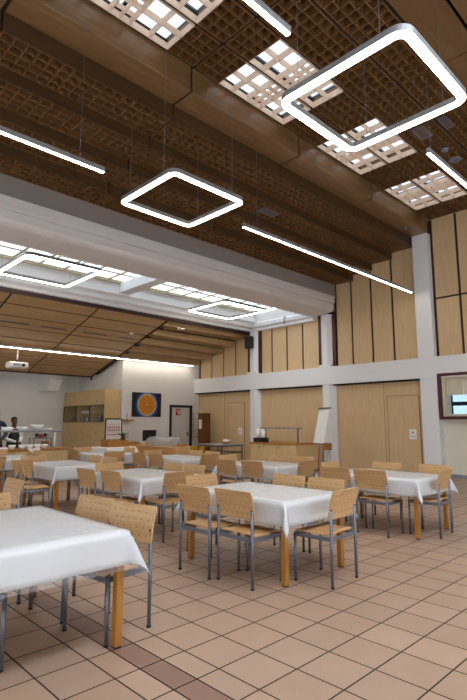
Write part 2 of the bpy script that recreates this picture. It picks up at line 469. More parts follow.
# left: a window front, behind and right of the camera plain walls
wl = MB().box(-3.6, -3.4, -4, 20, 0, .75).box(-3.6, -3.4, -4, 20, 2.7, 7.7).box(-3.6, -3.4, 13, 20, .75, 2.7)
struct(wl.build('wall_left', M['white_wall']))
wn = MB()
for k in range(9): wn.box(-3.58, -3.42, -4 + k * 2.1, -3.9 + k * 2.1, .75, 2.7)
w3 = struct(wn.build('window_3', M['white_paint']))
wfr = MB().box(-3.6, 14.2, -4.2, -4, 0, 7.7)
struct(wfr.build('wall_front', M['white_wall']))
gw = struct(MB().add([(-3.5, -4, .75), (-3.5, 13, .75), (-3.5, 13, 2.7), (-3.5, -4, 2.7)], [(0, 1, 2, 3)]).build('window_pane', M['window_glass'], w3))
g6 = MB()
for k in range(6): g6.box(-3 + 2 * k - .03, -3 + 2 * k + .03, -1.6, .6, 7.53, 7.6)
struct(g6.build('window_4', M['white_paint']))  # bars of an unseen roof opening, added for light from above
struct(MB().box(-3.05, 7.05, .6, .66, 6.5, 7.6).box(-3.05, 7.05, -1.66, -1.6, 6.5, 7.6).box(-3.05, -3.0, -1.6, .6, 6.5, 7.6).box(7.0, 7.05, -1.6, .6, 6.5, 7.6).build('added_light_shaft', M['white_paint']))  # unseen shaft walls, added to keep roof light off upper walls and ceiling

# door in the far wall
d3 = struct(MB().box(12.5, 13.49, YF + .03, YF + .07, 0, 2.13).build('door_3', M['door_grey']))
MB().box(12.40, 12.50, YF - .03, YF + .12, 0, 2.22).box(13.48, 13.58, YF - .03, YF + .12, 0, 2.22).box(12.5, 13.48, YF - .03, YF + .12, 2.12, 2.22).build('door_frame', M['black'], d3)
hd = MB(); hd.tube((13.38, YF + .03, 1.02), (13.38, YF - .03, 1.02), .012).tube((13.38, YF - .03, 1.02), (13.25, YF - .03, 1.02), .011)
hd.box(13.35, 13.41, YF + .022, YF + .03, .94, 1.12).build('door_handle', M['chrome'], d3)
struct(MB().box(12.42, 13.56, YF + .12, YF + .2, 0, 2.2).build('wall_behind_door', M['black']))
sg = thing('exit_sign', 'small red and white sign on the pale grey door', 'sign', (12.86, YF + .027, 1.93))
MB().box(-.12, .12, -.006, 0, -.13, .13).build('plate', M['red'], sg)
MB().box(-.012, .012, -.009, -.0061, -.1, .1).box(-.085, -.05, -.009, -.0061, .02, .08).box(.04, .09, -.009, -.0061, -.07, .05).build('white_mark', M['paper'], sg)
tag(MB().box(13.66, XW + .0, YF - .014, YF, 1.86, 1.94).build('wall_switch', M['chrome']), 'small metal switch on white wall right of the grey door', 'switch')

# ------------------------------------------------------------------ ceiling
X0, X1 = -3.4, XB
deck = MB()
deck.box(X0, X1, .6, 4.43, 7.60, 7.612).box(X0, X1, -4.2, -1.6, 7.60, 7.612).box(X0, -3, -1.6, .6, 7.60, 7.612).box(7, X1, -1.6, .6, 7.60, 7.612)
joints = [-3.83, -0.95, 1.94, 4.82, 7.71, 10.6, 13.49]
SK = []                       # skylight openings in x
for a, b in zip(joints, joints[1:]):
    s0 = a + .03 + .176 * 3; s1 = s0 + .176 * 10
    SK.append((s0, s1))
xc = X0
for s0, s1 in SK:
    if s0 > xc: deck.box(xc, s0, 4.43, 5.9, 7.60, 7.612)
    xc = s1
deck.box(xc, X1, 4.43, 5.9, 7.60, 7.612)
deck.box(X0, X1, 5.9, 6.43, 7.60, 7.612)
ceil = struct(deck.build('ceiling', M['deck']))
steps = [struct(MB().box(X0, X1, y0 + .03, y1, z + .16, 7.60).build('ceiling_step', M['deck'])) for (y0, y1, z) in ((6.43, 7.14, 6.70), (7.14, 7.83, 6.50), (7.83, 8.54, 6.30), (8.54, 9.27, 6.10))]
struct(MB().box(X0, X1, 9.27, 10.0, 5.70, 7.60).build('ceiling_bulkhead', M['deck']))
# main hall grilles
def grille(x0, x1, y0, y1, z, nx, ny, mat, h=.19, t=.015, parent=None):
    m = MB()
    for k in range(nx + 1):
        x = x0 + (x1 - x0) * k / nx
        m.box(x - t / 2, x + t / 2, y0, y1, z, z + h)
    for k in range(ny + 1):
        y = y0 + (y1 - y0) * k / ny
        m.box(x0, x1, y - t / 2, y + t / 2, z + .002, z + h - .002)
    return m.build('grille_panel', M[mat], parent or ceil)
GY = [2.96, 3.68, 4.43, 5.16, 5.90]
for ji, (a, b) in enumerate(zip(joints, joints[1:])):
    if b < 1.5: continue
    for si, (y0, y1) in enumerate(zip(GY, GY[1:])):
        ya, yb = y0 + .035, y1 - .035
        xa, xb = a + .03, min(b - .03, 13.84)
        if si < 2:
            grille(xa, xb, ya, yb, 7.40, 16, 4, 'slat_wood')
        else:
            s0, s1 = SK[ji]
            grille(xa, s0 - .006, ya, yb, 7.40, 3, 4, 'slat_wood')
            grille(s1 + .006, xb, ya, yb, 7.40, 3, 4, 'slat_wood')
            m = MB(); c = (s1 - s0) / 5; t = .014; h = .12
            xs = [s0 + c * k for k in range(6)]
            ym = (ya + yb) / 2
            for x in xs: m.box(x - t / 2, x + t / 2, ya, yb, 7.40, 7.40 + h)
            for y in (ya, ym, yb): m.box(s0, s1, y - t / 2, y + t / 2, 7.402, 7.398 + h)
            xm = (xs[2] + xs[3]) / 2
            m.box(xm - .006, xm + .006, ya, yb, 7.401, 7.40 + h * .75)
            for y in ((ya + ym) / 2, (ym + yb) / 2): m.box(xs[2], xs[3], y - .006, y + .006, 7.402, 7.40 + h * .74)
            m.build('skylight_grille', M['lit_slat'], ceil)
# the short end piece by the right-hand wall
for y0, y1 in zip(GY, GY[1:]):
    grille(13.52, 13.85, y0 + .035, y1 - .035, 7.40, 2, 4, 'slat_wood')
# black tracks between the strips
tr = MB()
for y in GY: tr.box(X0, 13.86, y - .02, y + .02, 7.43, 7.60)
for x in joints[2:]: tr.box(x - .02, x + .02, 2.96, 5.9, 7.43, 7.60)
tr.build('black_track', M['gap'], ceil)
# skylight glass over the openings, with its roof bars
for ji, (s0, s1) in enumerate(SK):
    if s1 < -2: continue
    w = struct(MB().add([(s0 - .03, 4.4, 7.615), (s1 + .03, 4.4, 7.615), (s1 + .03, 5.93, 7.615), (s0 - .03, 5.93, 7.615)], [(0, 1, 2, 3)]).build('window_%d' % (10 + ji), M['sky_glass']))
    f = MB()
    for x in (s0 - .03, s0 + (s1 - s0) * .52, s1 + .03): f.box(x - .025, x + .025, 4.4, 5.93, 7.616, 7.65)
    f.box(s0, s1, 5.14, 5.19, 7.616, 7.65)
    f.build('glazing_bar', M['steel'], w)
# smooth ceiling panels nearer than the grilles
for k, y1 in enumerate((2.92, 2.30, 1.68)):
    for a, b in zip(joints[1:], joints[2:] + [13.9]):
        MB().box(a + .012, min(b - .012, 13.86), y1 - .57, y1, 7.38, 7.42).build('ceiling_panel', M['ceil_wood'], ceil)
# big wooden box beam
beam0 = struct(MB().box(X0, 13.7, 5.96, 6.39, 7.0, 7.4).build('ceiling_beam', M['gap']))
for a, b in zip(joints[1:], joints[2:]):
    b2 = b if b < 13 else 13.75
    MB().box(a + .022, min(b - .022, 13.47) if b < 13 else 13.74, 5.92, 6.425, 6.97, 7.45, ch=.012).build('beam_casing', M['beam_wood'], beam0)
    if b > 13: pass
# stepped fascias and grilles
ys = [6.43, 7.14, 7.83, 8.54, 9.25]; zs = [6.97, 6.70, 6.50, 6.30, 6.10]
for i in range(4):
    y0, y1 = ys[i], ys[i + 1]; zt, zb = zs[i], zs[i + 1]
    for a, b in zip(joints[1:], joints[2:] + [13.9]):
        bb = min(b - .015, 13.86)
        if bb - a < .3:
            bb = 13.86
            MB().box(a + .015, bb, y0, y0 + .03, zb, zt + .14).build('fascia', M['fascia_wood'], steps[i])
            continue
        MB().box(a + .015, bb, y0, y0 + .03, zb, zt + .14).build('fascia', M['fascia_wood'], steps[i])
        if b < 1.8: continue
        grille(a + .03, b - .03, y0 + .036, y1 - .006, zb + .001, 16, 4, 'slat_wood', .155, parent=steps[i])
    grille(13.50, 13.85, y0 + .036, y1 - .006, zb + .001, 2, 4, 'slat_wood', .155, parent=steps[i])
# soffit: fascia, heavy moulded beam
sof = struct(MB().prism([(9.25, 6.12), (9.25, 5.64), (10.0, 5.64), (10.0, 6.12)], X0, XB, 'x').build('trim_1', plain('fascia_greybrown', (138, 128, 124), .6, var=.03)))
MB().prism([(9.13, 5.645), (9.13, 5.43), (9.145, 5.415), (9.22, 5.405), (9.22, 5.385), (9.20, 5.375), (9.20, 5.24), (9.24, 5.18), (9.32, 5.14), (9.45, 5.12), (10.05, 5.08), (10.05, 5.645)], X0, 13.66, 'x').build('moulded_beam', M['soffit'], sof)
# central skylight shaft
sh_ = MB()
sh_.prism([(10.05, 5.08), (10.05, 5.66), (10.0, 5.66), (10.0, 5.08)], X0, XB, 'x')
sh_.prism([(12.75, 5.66), (12.75, 5.30), (12.86, 5.24), (12.86, 5.12), (13.0, 5.06), (13.0, 4.98), (13.12, 4.96), (13.12, 5.66)], X0, XB, 'x')
sh_.prism([(13.68, 5.66), (13.68, 5.30), (13.60, 5.24), (13.60, 5.12), (13.69, 5.06), (13.69, 4.98), (14.0, 4.98), (14.0, 5.66)], 10.05, 12.98, 'y')
struct(sh_.build('trim_2', M['white_paint']))
cr = MB()
for x in (-2.9, 2.3, 7.68): cr.box(x, x + .36, 10.05, 12.75, 5.36, 5.64)
cr.build('cross_beam', M['white_paint'], bpy.data.objects['trim_2'])
gl = struct(MB().add([(X0, 10.05, 5.705), (13.66, 10.05, 5.705), (13.66, 12.74, 5.705), (X0, 12.74, 5.705)], [(0, 1, 2, 3)]).build('window_5', M['sky_glass_low']))
bars = MB()
x = 3.83 - .69 * 10
k = 0
while x < 13.6:
    bars.box(x - .03, x + .03, 10.05, 12.7, 5.675, 5.70); x += .69; k += 1
for y in (10.75, 11.40, 12.05): bars.box(X0, 13.6, y - .03, y + .03, 5.678, 5.70)
bars.box(X0, 13.66, 12.66, 12.745, 5.62, 5.70)
for x in (5.36, 6.05, 9.5, 10.2): bars.box(x - .018, x + .018, 11.4, 12.05, 5.68, 5.70)
for x in (5.02, 5.71, 9.84): bars.box(x + .0, x + .69, 11.72, 11.755, 5.68, 5.70)
bars.build('glazing_bar', M['frame_beige'], gl)
# sloped wooden ceiling
SL = -0.308
def zsl(y): return 4.93 + SL * (y - 13.1)
rf = MB().prism([(13.12, 5.66), (13.12, zsl(13.1) + .1), (18.3, zsl(18.3) + .1), (18.3, 3.55), (19.8, 3.60), (19.8, 5.66)], X0, 10.2, 'x')
rf.prism([(13.12, 5.66), (13.12, 5.15), (16.6, 4.6), (16.6, 5.66)], 10.2, XB, 'x')
c2 = struct(rf.build('ceiling_low', M['gap']))
MB().box(X0, 10.15, 18.32, 19.8, 3.42, 3.56).build('ceiling_strip', M['white_wall'], c2)
py = [13.2, 13.78, 14.43, 15.10, 15.73, 16.36, 16.97, 17.58, 18.28]
px = [-0.35, 2.2, 4.75, 7.3, 9.85]
for a, b in zip(py, py[1:]):
    for p, q in zip(px, px[1:]):
        ya, yb = a + .036, b - .036
        MB().prism([(ya, zsl(ya)), (yb, zsl(yb)), (yb, zsl(yb) + .02), (ya, zsl(ya) + .02)], p + .03, q - .03, 'x').build('ceiling_panel', M['slope_wood'], c2)
MB().prism([(18.27, zsl(18.3) - .03), (18.33, zsl(18.3) - .03), (18.33, 3.6), (18.27, 3.6)], X0, 9.9, 'x').box(9.84, 9.87, 18.2, 18.3, 3.2, 3.4).build('ceiling_edge', M['dark_maroon'], c2)
MB().prism([(13.12, 4.97), (18.3, zsl(18.3)), (18.3, zsl(18.3) - .03), (13.12, 4.90)], 9.83, 9.88, 'x').build('ceiling_edge', M['dark_maroon'], c2)
MB().box(X0, 13.86, 13.08, 13.2, 4.87, 4.97).build('ceiling_edge', M['dark_maroon'], c2)
# stepped fascias on the right of the slope
ys2 = [13.50, 14.15, 14.84, 15.54, 16.24]; zt2 = [4.97, 4.74, 4.53, 4.34, 4.16]
for i in range(5):
    y0 = ys2[i]; zt = zt2[i]; zb = zt - .21
    xl = 9.9
    MB().box(xl, 13.84, y0 - .06, y0, zb, zt, ch=.006).build('fascia', M['slope_wood'], c2)
    if i < 4:
        grille(xl, 13.84, y0 + .01, ys2[i + 1] - .065, zb + .015, 22, 4, 'slope_wood', .09, parent=c2)
    MB().box(xl, 13.84, y0, (ys2[i + 1] - .06) if i < 4 else YF, zb + .12, zb + .14).build('fascia_top', M['slope_wood'], c2)
    MB().box(xl - .03, xl, y0 - .06, (ys2[i + 1] - .06) if i < 4 else YF, zb + .0, zb + .45).build('cheek', M['slope_wood'], c2)
MB().box(9.9, 13.84, 13.2, 13.45, 4.93, 4.96).build('fascia_top', M['slope_wood'], c2)
MB().box(9.86, XB, YF - .02, YF + .1, 3.9, 5.2).build('wall_top', M['white_wall'], c2)

# ------------------------------------------------------------------ ceiling fittings
def rounded(hx, hy, r, n=7):
    pts = []
    for cx, cy, a0 in ((hx - r, hy - r, 0), (-hx + r, hy - r, 90), (-hx + r, -hy + r, 180), (hx - r, -hy + r, 270)):
        for k in range(n + 1):
            t = R(a0 + 90 * k / n); pts.append((cx + r * math.cos(t), cy + r * math.sin(t)))
    return pts
def ring_mesh(hx, hy, r, w, z0, z1):
    o = rounded(hx, hy, r); i = rounded(hx - w, hy - w, max(r - w, .02)); n = len(o)
    vs = [(x, y, z0) for x, y in o] + [(x, y, z0) for x, y in i] + [(x, y, z1) for x, y in o] + [(x, y, z1) for x, y in i]
    fs = []
    for k in range(n):
        j = (k + 1) % n
        fs += [(k, j, n + j, n + k), (2 * n + k, 3 * n + k, 3 * n + j, 2 * n + j), (k, 2 * n + k, 2 * n + j, j), (n + k, n + j, 3 * n + j, 3 * n + k)]
    return MB().add(vs, fs, 0, False)
def ring_lamp(label, x0, x1, y0, y1, z, r, ztop, wire=True, w=.10):
    t = thing('pendant_ring_lamp', label, 'lamp', ((x0 + x1) / 2, (y0 + y1) / 2, z), 0, 'square ring lamps')
    hx, hy = (x1 - x0) / 2, (y1 - y0) / 2
    ring_mesh(hx, hy, r, w, .012, .085).build('housing', M['lamp_body'], t)
    ring_mesh(hx - .006, hy - .006, r - .006, w - .012, 0, .012).build('diffuser', M['lamp'], t)
    ht = ztop if isinstance(ztop, (list, tuple)) else [ztop] * 4
    for (sx, sy), zt in zip(((-1, -1), (1, -1), (1, 1), (-1, 1)), ht):
        MB().tube((sx * (hx - .05), sy * (hy - .3), .085), (sx * (hx - .05), sy * (hy - .3), zt - z), .003, 5).build('wire', M['steel'], t)
ring_lamp('large square ring lamp hanging nearest, at the upper right', 4.10, 5.69, 1.85, 3.48, 5.2, .17, [7.38, 7.38, 7.41, 7.41])
ring_lamp('square ring lamp under the stepped dark ceiling near the centre', 4.2, 5.77, 5.58, 7.12, 5.2, .15, [7.43, 7.43, 6.72, 6.72])
ring_lamp('square ring lamp below the left part of the central skylight', 3.97, 5.80, 10.36, 12.28, 5.05, .14, 5.66, w=.09)
ring_lamp('square ring lamp below the skylight near the gallery wall', 9.86, 11.76, 10.42, 12.24, 5.05, .14, 5.66, w=.09)
def strip_lamp(label, x0, x1, y, z, zt, w=.055, xs=None):
    t = thing('pendant_strip_lamp', label, 'lamp', (x0, y, z), 0, 'strip lamps')
    MB().box(0, x1 - x0, -w / 2, w / 2, .010, .085).build('housing', M['lamp_body'], t)
    MB().box(.01, x1 - x0 - .01, -w / 2 + .005, w / 2 - .005, 0, .010).build('diffuser', M['lamp'], t)
    for x in (xs or (.4, x1 - x0 - .4)):
        MB().tube((x, 0, .085), (x, 0, zt - z), .003, 5).build('wire', M['steel'], t)
strip_lamp('strip lamp at the upper left edge under the stepped ceiling', .55, 3.50, 6.36, 5.2, 6.99)
strip_lamp('long strip lamp running to the right wall beside the central ring', 6.48, 13.42, 6.36, 5.2, 6.99)
strip_lamp('strip lamp cut off by the right edge of the photo', 6.45, 12.6, 2.71, 5.2, 7.4, xs=(.1, 5.7))
strip_lamp('strip lamp at the top edge pointing to the nearest ring', .4, 3.41, 2.71, 5.2, 7.4)
t = thing('pendant_strip_lamp', 'very long strip lamp along the far wall above the orange picture', 'lamp', (-.2, 16.15, 3.86), 0, 'strip lamps')
MB().box(0, 13.6, -.03, .03, .012, .075).build('housing', M['lamp_body'], t)
MB().box(.01, 13.59, -.026, .026, 0, .012).build('diffuser', M['lamp'], t)
for x in (2.5, 4.4, 6.6, 8.8, 12.0): MB().tube((x, 0, .075), (x, 0, .13 if x < 9.9 else .3), .004, 5).build('wire', M['steel'], t)

def vent(name, label, x0, x1, y0, y1, z):
    t = thing(name, label, 'vent', ((x0 + x1) / 2, (y0 + y1) / 2, z), 0, 'ceiling air vents')
    hx, hy = (x1 - x0) / 2, (y1 - y0) / 2
    MB().box(-hx, hx, -hy, hy, .004, .022).build('backing', M['slat_wood'], t)
    m = MB().box(-hx, hx, -hy, -hy + .03, -.012, .004).box(-hx, hx, hy - .03, hy, -.012, .004).box(-hx, -hx + .03, -hy, hy, -.012, .004).box(hx - .03, hx, -hy, hy, -.012, .004)
    m.build('frame', M['steel'], t)
    m = MB()
    n = 6
    for k in range(1, n): m.box(-hx + .03, hx - .03, -hy + 2 * hy * k / n - .006, -hy + 2 * hy * k / n + .006, -.006, .004)
    m.build('slat', M['steel'], t)
vent('air_vent', 'grey square ceiling vent just behind the nearest ring lamp corner', 9.1, 9.6, 3.90, 4.16, 7.378)
vent('air_vent', 'grey square ceiling vent between the ring lamp and right edge', 9.12, 9.6, 3.45, 3.62, 7.378)
vent('air_vent', 'grey square vent in the stepped ceiling above the long strip lamp', 8.2, 8.75, 7.35, 7.6, 6.478)
def disc(name, label, cat, x, y, z, r=.07, h=.05, mat='white_paint', group=None):
    t = thing(name, label, cat, (x, y, z), 0, group)
    MB().lathe([(r * .5, -h), (r * .8, -h * .7), (r, -h * .2), (r, 0)], n=16).build('cover', M[mat], t)
    MB().lathe([(r * .2, -h - .012), (r * .3, -h)], n=10).build('sensor', M['steel'], t)
disc('smoke_detector', 'round grey smoke detector beside the right-edge strip lamp', 'smoke detector', 10.35, 3.98, 7.40, .09, .06, 'steel')
disc('ceiling_speaker', 'flat round grey disc in the grille below the smoke detector', 'speaker', 10.95, 4.0, 7.40, .15, .03, 'steel')
disc('smoke_detector', 'white round smoke detector on the sloped wooden ceiling', 'smoke detector', 9.2, 14.38, zsl(14.38) + .0, .08, .06)
disc('smoke_detector', 'small grey detector under the wooden box beam by the white column', 'smoke detector', 12.9, 6.2, 6.97, .06, .05, 'steel')
t = thing('spotlight', 'small grey spotlight under the first stepped fascia on the right', 'lamp', (10.55, 13.47, 4.76))
MB().lathe([(.05, -.08), (.055, -.02), (.03, 0)], n=12).build('head', M['chrome'], t)
MB().box(-.08, .22, -.03, .03, -.03, -.001).build('base', M['chrome'], t)
# slot vents in the slope
for i, (xa, xb) in enumerate(((4.25, 5.85 - .0), (6.2, 7.05), (7.6, 8.5), (8.95, 9.6))):
    y = 14.78
    t = thing('slot_vent', ('narrow grey slot vent, leftmost of four in the sloped ceiling', 'narrow grey slot vent, second from left in the sloped ceiling', 'narrow grey slot vent, third from left in the sloped ceiling', 'narrow grey slot vent, rightmost of four in the sloped ceiling')[i], 'vent', ((xa + xb) / 2, y, zsl(y)), 0, 'slot vents')
    t.rotation_euler = (math.atan(SL), 0, 0)
    h = (xb - xa) / 2
    MB().box(-h, h, -.03, .03, -.012, .002).build('frame', M['steel'], t)
    MB().box(-h + .02, h - .02, -.012, .012, -.014, -.012).build('slot', M['gap'], t)
# projector
t = thing('projector', 'white projector on a pole under the sloped ceiling at left', 'projector', (6.22, 16.48, 3.30))
MB().box(-.30, .30, -.22, .22, -.05, .15, ch=.04).build('body', M['white_paint'], t)
MB().lathe([(.05, 0), (.055, .03), (.04, .035)], n=14).build('lens', M['black'], t)
t.children[1].rotation_euler = (PI / 2, 0, 0); t.children[1].location = (.12, -.21, .05)
MB().box(-.2, .02, -.224, -.22, .02, .09).build('grille', M['baseboard'], t)
MB().tube((0, 0, .15), (0, 0, .58), .022, 10).build('pole', M['white_paint'], t)
MB().lathe([(.05, .14), (.06, .18), (.03, .24)], n=10).build('mount', M['black'], t)

# loudspeaker and box on the upper column
t = thing('loudspeaker', 'black loudspeaker mounted on the left white gallery column', 'loudspeaker', (13.55, 12.97, 4.30))
MB().box(-.12, .1, -.15, .15, 0, .46, ch=.02).build('cabinet', M['black'], t)
MB().box(-.128, -.12, -.13, .13, .03, .43).build('grille_cloth', plain('speaker_cloth', (40, 40, 42), .9), t)
MB().box(.1, .135, -.04, .04, .18, .26).build('bracket', M['steel'], t)
MB().tube((.09, 0, .02), (.10, 0, -.35), .012, 6).build('cable', M['white_paint'], t)
tag(MB().tube((13.5, 11.2, 5.0), (13.5, 11.2, 5.24), .02, 8).tube((13.5, 11.2, 5.24), (13.69, 11.2, 5.25), .012, 6).build('sensor', M['steel']), 'tiny grey sensor on the shaft edge by the gallery panels', 'sensor')

# ------------------------------------------------------------------ chairs
def curved_sheet(w, prof, th, n=9, bow=0.0, rc=.02):
    """Bent plywood: prof = list of (y,z) along the height, bowed across the width; rounded by chamfered corners."""
    m = MB(); rows = []
    H = len(prof)
    vs = []
    for side in (0, 1):
        for j, (y, z) in enumerate(prof):
            inset = rc if j in (0, H - 1) else 0
            for i in range(n):
                u = -1 + 2 * i / (n - 1)
                x = u * (w / 2 - inset)
                yy = y - bow * (1 - u * u)
                # thickness along local normal
                j0, j1 = max(0, j - 1), min(H - 1, j + 1)
                ty, tz = prof[j1][0] - prof[j0][0], prof[j1][1] - prof[j0][1]
                l = math.hypot(ty, tz) or 1
                ny, nz = tz / l, -ty / l
                s = (side - .5) * th
                vs.append((x, yy + ny * s, z + nz * s))
    def q(s, j, i): return (s * H + j) * n + i
    fs = []
    for j in range(H - 1):
        for i in range(n - 1):
            fs.append((q(0, j, i), q(0, j, i + 1), q(0, j + 1, i + 1), q(0, j + 1, i)))
            fs.append((q(1, j, i), q(1, j + 1, i), q(1, j + 1, i + 1), q(1, j, i + 1)))
        fs.append((q(0, j, 0), q(0, j + 1, 0), q(1, j + 1, 0), q(1, j, 0)))
        fs.append((q(0, j, n - 1), q(1, j, n - 1), q(1, j + 1, n - 1), q(0, j + 1, n - 1)))
    for i in range(n - 1):
        fs.append((q(0, 0, i), q(1, 0, i), q(1, 0, i + 1), q(0, 0, i + 1)))
        fs.append((q(0, H - 1, i), q(0, H - 1, i + 1), q(1, H - 1, i + 1), q(1, H - 1, i)))
    return m.add(vs, fs, 0, True)

def flat_by_angle(o):
    try:
        for p in o.data.polygons: p.use_smooth = True
        o.data.set_sharp_from_angle(angle=R(35))
    except Exception: pass
    return o

def make_chair():
    t = thing('dining_chair', 'beech chair', 'chair')
    # local: sitter faces +Y, rear posts at y=-0.2
    prof = [(-.185, .592), (-.187, .61), (-.192, .65), (-.202, .71), (-.215, .77), (-.230, .82), (-.240, .852)]
    flat_by_angle(curved_sheet(.495, prof, .012, 11, -.012, .008).build('backrest', M['beech_chair'], t))
    sp = [(.215, .448), (.20, .456), (.13, .462), (0, .457), (-.12, .459), (-.178, .466)]
    flat_by_angle(curved_sheet(.43, sp, .012, 9, 0, .012).build('seat', M['beech_seat'], t))
    for sx in (-1, 1):
        x = sx * .225
        l = MB().tube((x, -.2, .012), (x, -.2, .68), .0145, 10).build('leg', M['steel'], t)
        MB().tube((x, -.2, 0), (x, -.2, .014), .0165, 10).build('foot_cap', M['rubber'], l)
        MB().tube((x, -.2, .68), (x, -.2, .688), .0155, 10).build('end_cap', M['rubber'], l)
        l = MB().tube((x, .2, .012), (x, .2, .44), .0145, 10).build('leg', M['steel'], t)
        MB().tube((x, .2, 0), (x, .2, .014), .0165, 10).build('foot_cap', M['rubber'], l)
    f = MB()
    f.box(-.225, .225, .188, .212, .405, .44).box(-.225, .225, -.206, -.194, .405, .44)
    for sx in (-1, 1): f.box(sx * .225 - .01, sx * .225 + .01, -.2, .2, .405, .44)
    f.build('seat_frame', M['steel'], t)
    return t

CH = [None]
def chair(x, y, deg, label):
    """x,y = centre of the chair, deg = heading of the sitter (0 = +Y)."""
    if CH[0] is None:
        CH[0] = make_chair(); o = CH[0]; o.location = (x, y, 0); o.rotation_euler = (0, 0, R(deg))
        o['label'] = label
    else:
        o = dup(CH[0], (x, y, 0), R(deg), label)
    o['group'] = 'beech dining chairs'
    return o
# rear-post point -> chair centre
def chair_rear(xr, yr, face, label, twist=0):
    d = {'+x': (1, 0, -90), '-x': (-1, 0, 90), '+y': (0, 1, 0), '-y': (0, -1, 180)}[face]
    return chair(xr + d[0] * .2, yr + d[1] * .2, d[2] + twist, label)

# ------------------------------------------------------------------ tables with cloths
def drape(w, l, hang, z, seed, lift=0.0, tipx=1.0, th=.0):
    """Cloth over a w x l top: straight drop on the sides, a pointed fold at each corner."""
    rnd = random.Random(seed)
    ph = [rnd.uniform(0, 6.28) for _ in range(8)]
    nx, ny, nh = 14, 18, 6
    us = [-(w / 2) - hang * (1 - k / nh) for k in range(nh)] + [-(w / 2) + w * k / nx for k in range(nx + 1)] + [w / 2 + hang * (k + 1) / nh for k in range(nh)]
    vs_ = [-(l / 2) - hang * (1 - k / nh) for k in range(nh)] + [-(l / 2) + l * k / ny for k in range(ny + 1)] + [l / 2 + hang * (k + 1) / nh for k in range(nh)]
    V = []
    for v in vs_:
        for u in us:
            ex = max(abs(u) - w / 2, 0); ey = max(abs(v) - l / 2, 0)
            sx = 1 if u > 0 else -1; sy = 1 if v > 0 else -1
            cx = max(-w / 2, min(w / 2, u)); cy = max(-l / 2, min(l / 2, v))
            if ex == 0 and ey == 0:
                V.append((u, v, z + lift * .0)); continue
            r = math.hypot(ex, ey)
            if ey == 0 or ex == 0:
                s = v if ey == 0 else u
                e = (l if ey == 0 else w) / 2 - abs(s)
                wv = .006 * math.sin(s * 9 + ph[0]) + .005 * math.sin(s * 17 + ph[1])
                out = (.010 + lift) * min(1, r / .03) + (.03 + wv) * (r / .215) * .7
                dz = r - .004
                if ey == 0: V.append((cx + sx * out, cy, z - dz))
                else: V.append((cx, cy + sy * out, z - dz))
            else:
                th_ = math.atan2(ey, ex)            # 0 along x side, 90 along y side
                al = R(9) + R(15) * math.sin(2 * th_) ** 1.3
                ax = max(0, math.cos(th_)); ay = max(0, math.sin(th_))
                out = r * math.sin(al) * 1.05 + (.008 + lift) * min(1, r / .03)
                V.append((cx + sx * out * ax ** .8, cy + sy * out * ay ** .8, z - r * math.cos(al)))
    n = len(us); F = []
    for j in range(len(vs_) - 1):
        for i in range(n - 1):
            F.append((j * n + i, j * n + i + 1, (j + 1) * n + i + 1, (j + 1) * n + i))
    return MB().add(V, F, 0, True)

def table(x0, x1, y0, y1, desc, seed, film=True, hang=.215):
    cx, cy = (x0 + x1) / 2, (y0 + y1) / 2; w, l = x1 - x0, y1 - y0
    t = thing('dining_table', 'square-legged beech table, ' + desc, 'table', (cx, cy, 0), 0, 'dining tables')
    MB().box(-w / 2, w / 2, -l / 2, l / 2, .715, .745, ch=.004).build('tabletop', M['beech_counter'], t)
    a = MB()
    for s in (-1, 1):
        a.box(-w / 2 + .08, w / 2 - .08, s * (l / 2 - .045) - .012, s * (l / 2 - .045) + .012, .64, .715)
        a.box(s * (w / 2 - .045) - .012, s * (w / 2 - .045) + .012, -l / 2 + .08, l / 2 - .08, .64, .715)
    a.build('apron', M['beech_leg'], t)
    for sx in (-1, 1):
        for sy in (-1, 1):
            X, Y = sx * (w / 2 - .045), sy * (l / 2 - .045)
            lg = MB().box(X - .027, X + .027, Y - .027, Y + .027, .01, .715, ch=.003).build('leg', M['beech_leg'], t)
            MB().box(X - .022, X + .022, Y - .022, Y + .022, 0, .01).build('foot_pad', M['rubber'], lg)
    c = drape(w, l, hang, .7475, seed).build('tablecloth', M['cloth'])
    c.location = (cx, cy, 0)
    md = c.modifiers.new('thick', 'SOLIDIFY'); md.thickness = .0015; md.offset = -1
    tag(c, 'white linen cloth over the ' + desc, 'tablecloth', 'white tablecloths')
    if film:
        f = drape(w, l, hang + .035, .7525, seed, lift=.006).build('clear_cover', M['film'])
        f.location = (cx, cy, 0)
        tag(f, 'clear plastic cover over the cloth on the ' + desc, 'table cover', 'clear plastic covers')
    return t

T = {
 'A': (1.0, 1.98, 3.05, 4.50, 'nearest table at the left edge'),
 'B': (3.66, 4.65, 3.06, 4.50, 'front table in the centre'),
 'Cc': (6.32, 7.30, 3.06, 4.50, 'front table at the right'),
 'D': (3.82, 4.80, 5.62, 7.04, 'middle-row table left of centre'),
 'E': (6.43, 7.38, 5.55, 7.00, 'middle-row table right of centre'),
 'F': (3.80, 4.76, 8.10, 9.50, 'third-row table at the left'),
 'G': (6.44, 7.40, 8.02, 9.46, 'third-row table in the middle'),
 'Hh': (6.12, 7.08, 10.5, 11.9, 'back table before the poster board'),
 'I': (3.75, 4.70, 10.55, 11.9, 'back table by the buffet'),
 'J': (7.85, 8.85, 13.4, 14.4, 'small back table holding the wooden box'),
}
for i, (k, v) in enumerate(T.items()):
    table(*v[:4], v[4], 11 + i, film=(k != 'J'))
N1 = {k: v[4] for k, v in T.items()}
def ch(xr, yr, face, where, k, twist=0):
    chair_rear(xr, yr, face, 'beech chair, ' + where + ' of the ' + N1[k], twist)
NR, NL_, FR, FL = 'near right end', 'near left side', 'far right side', 'far left end'
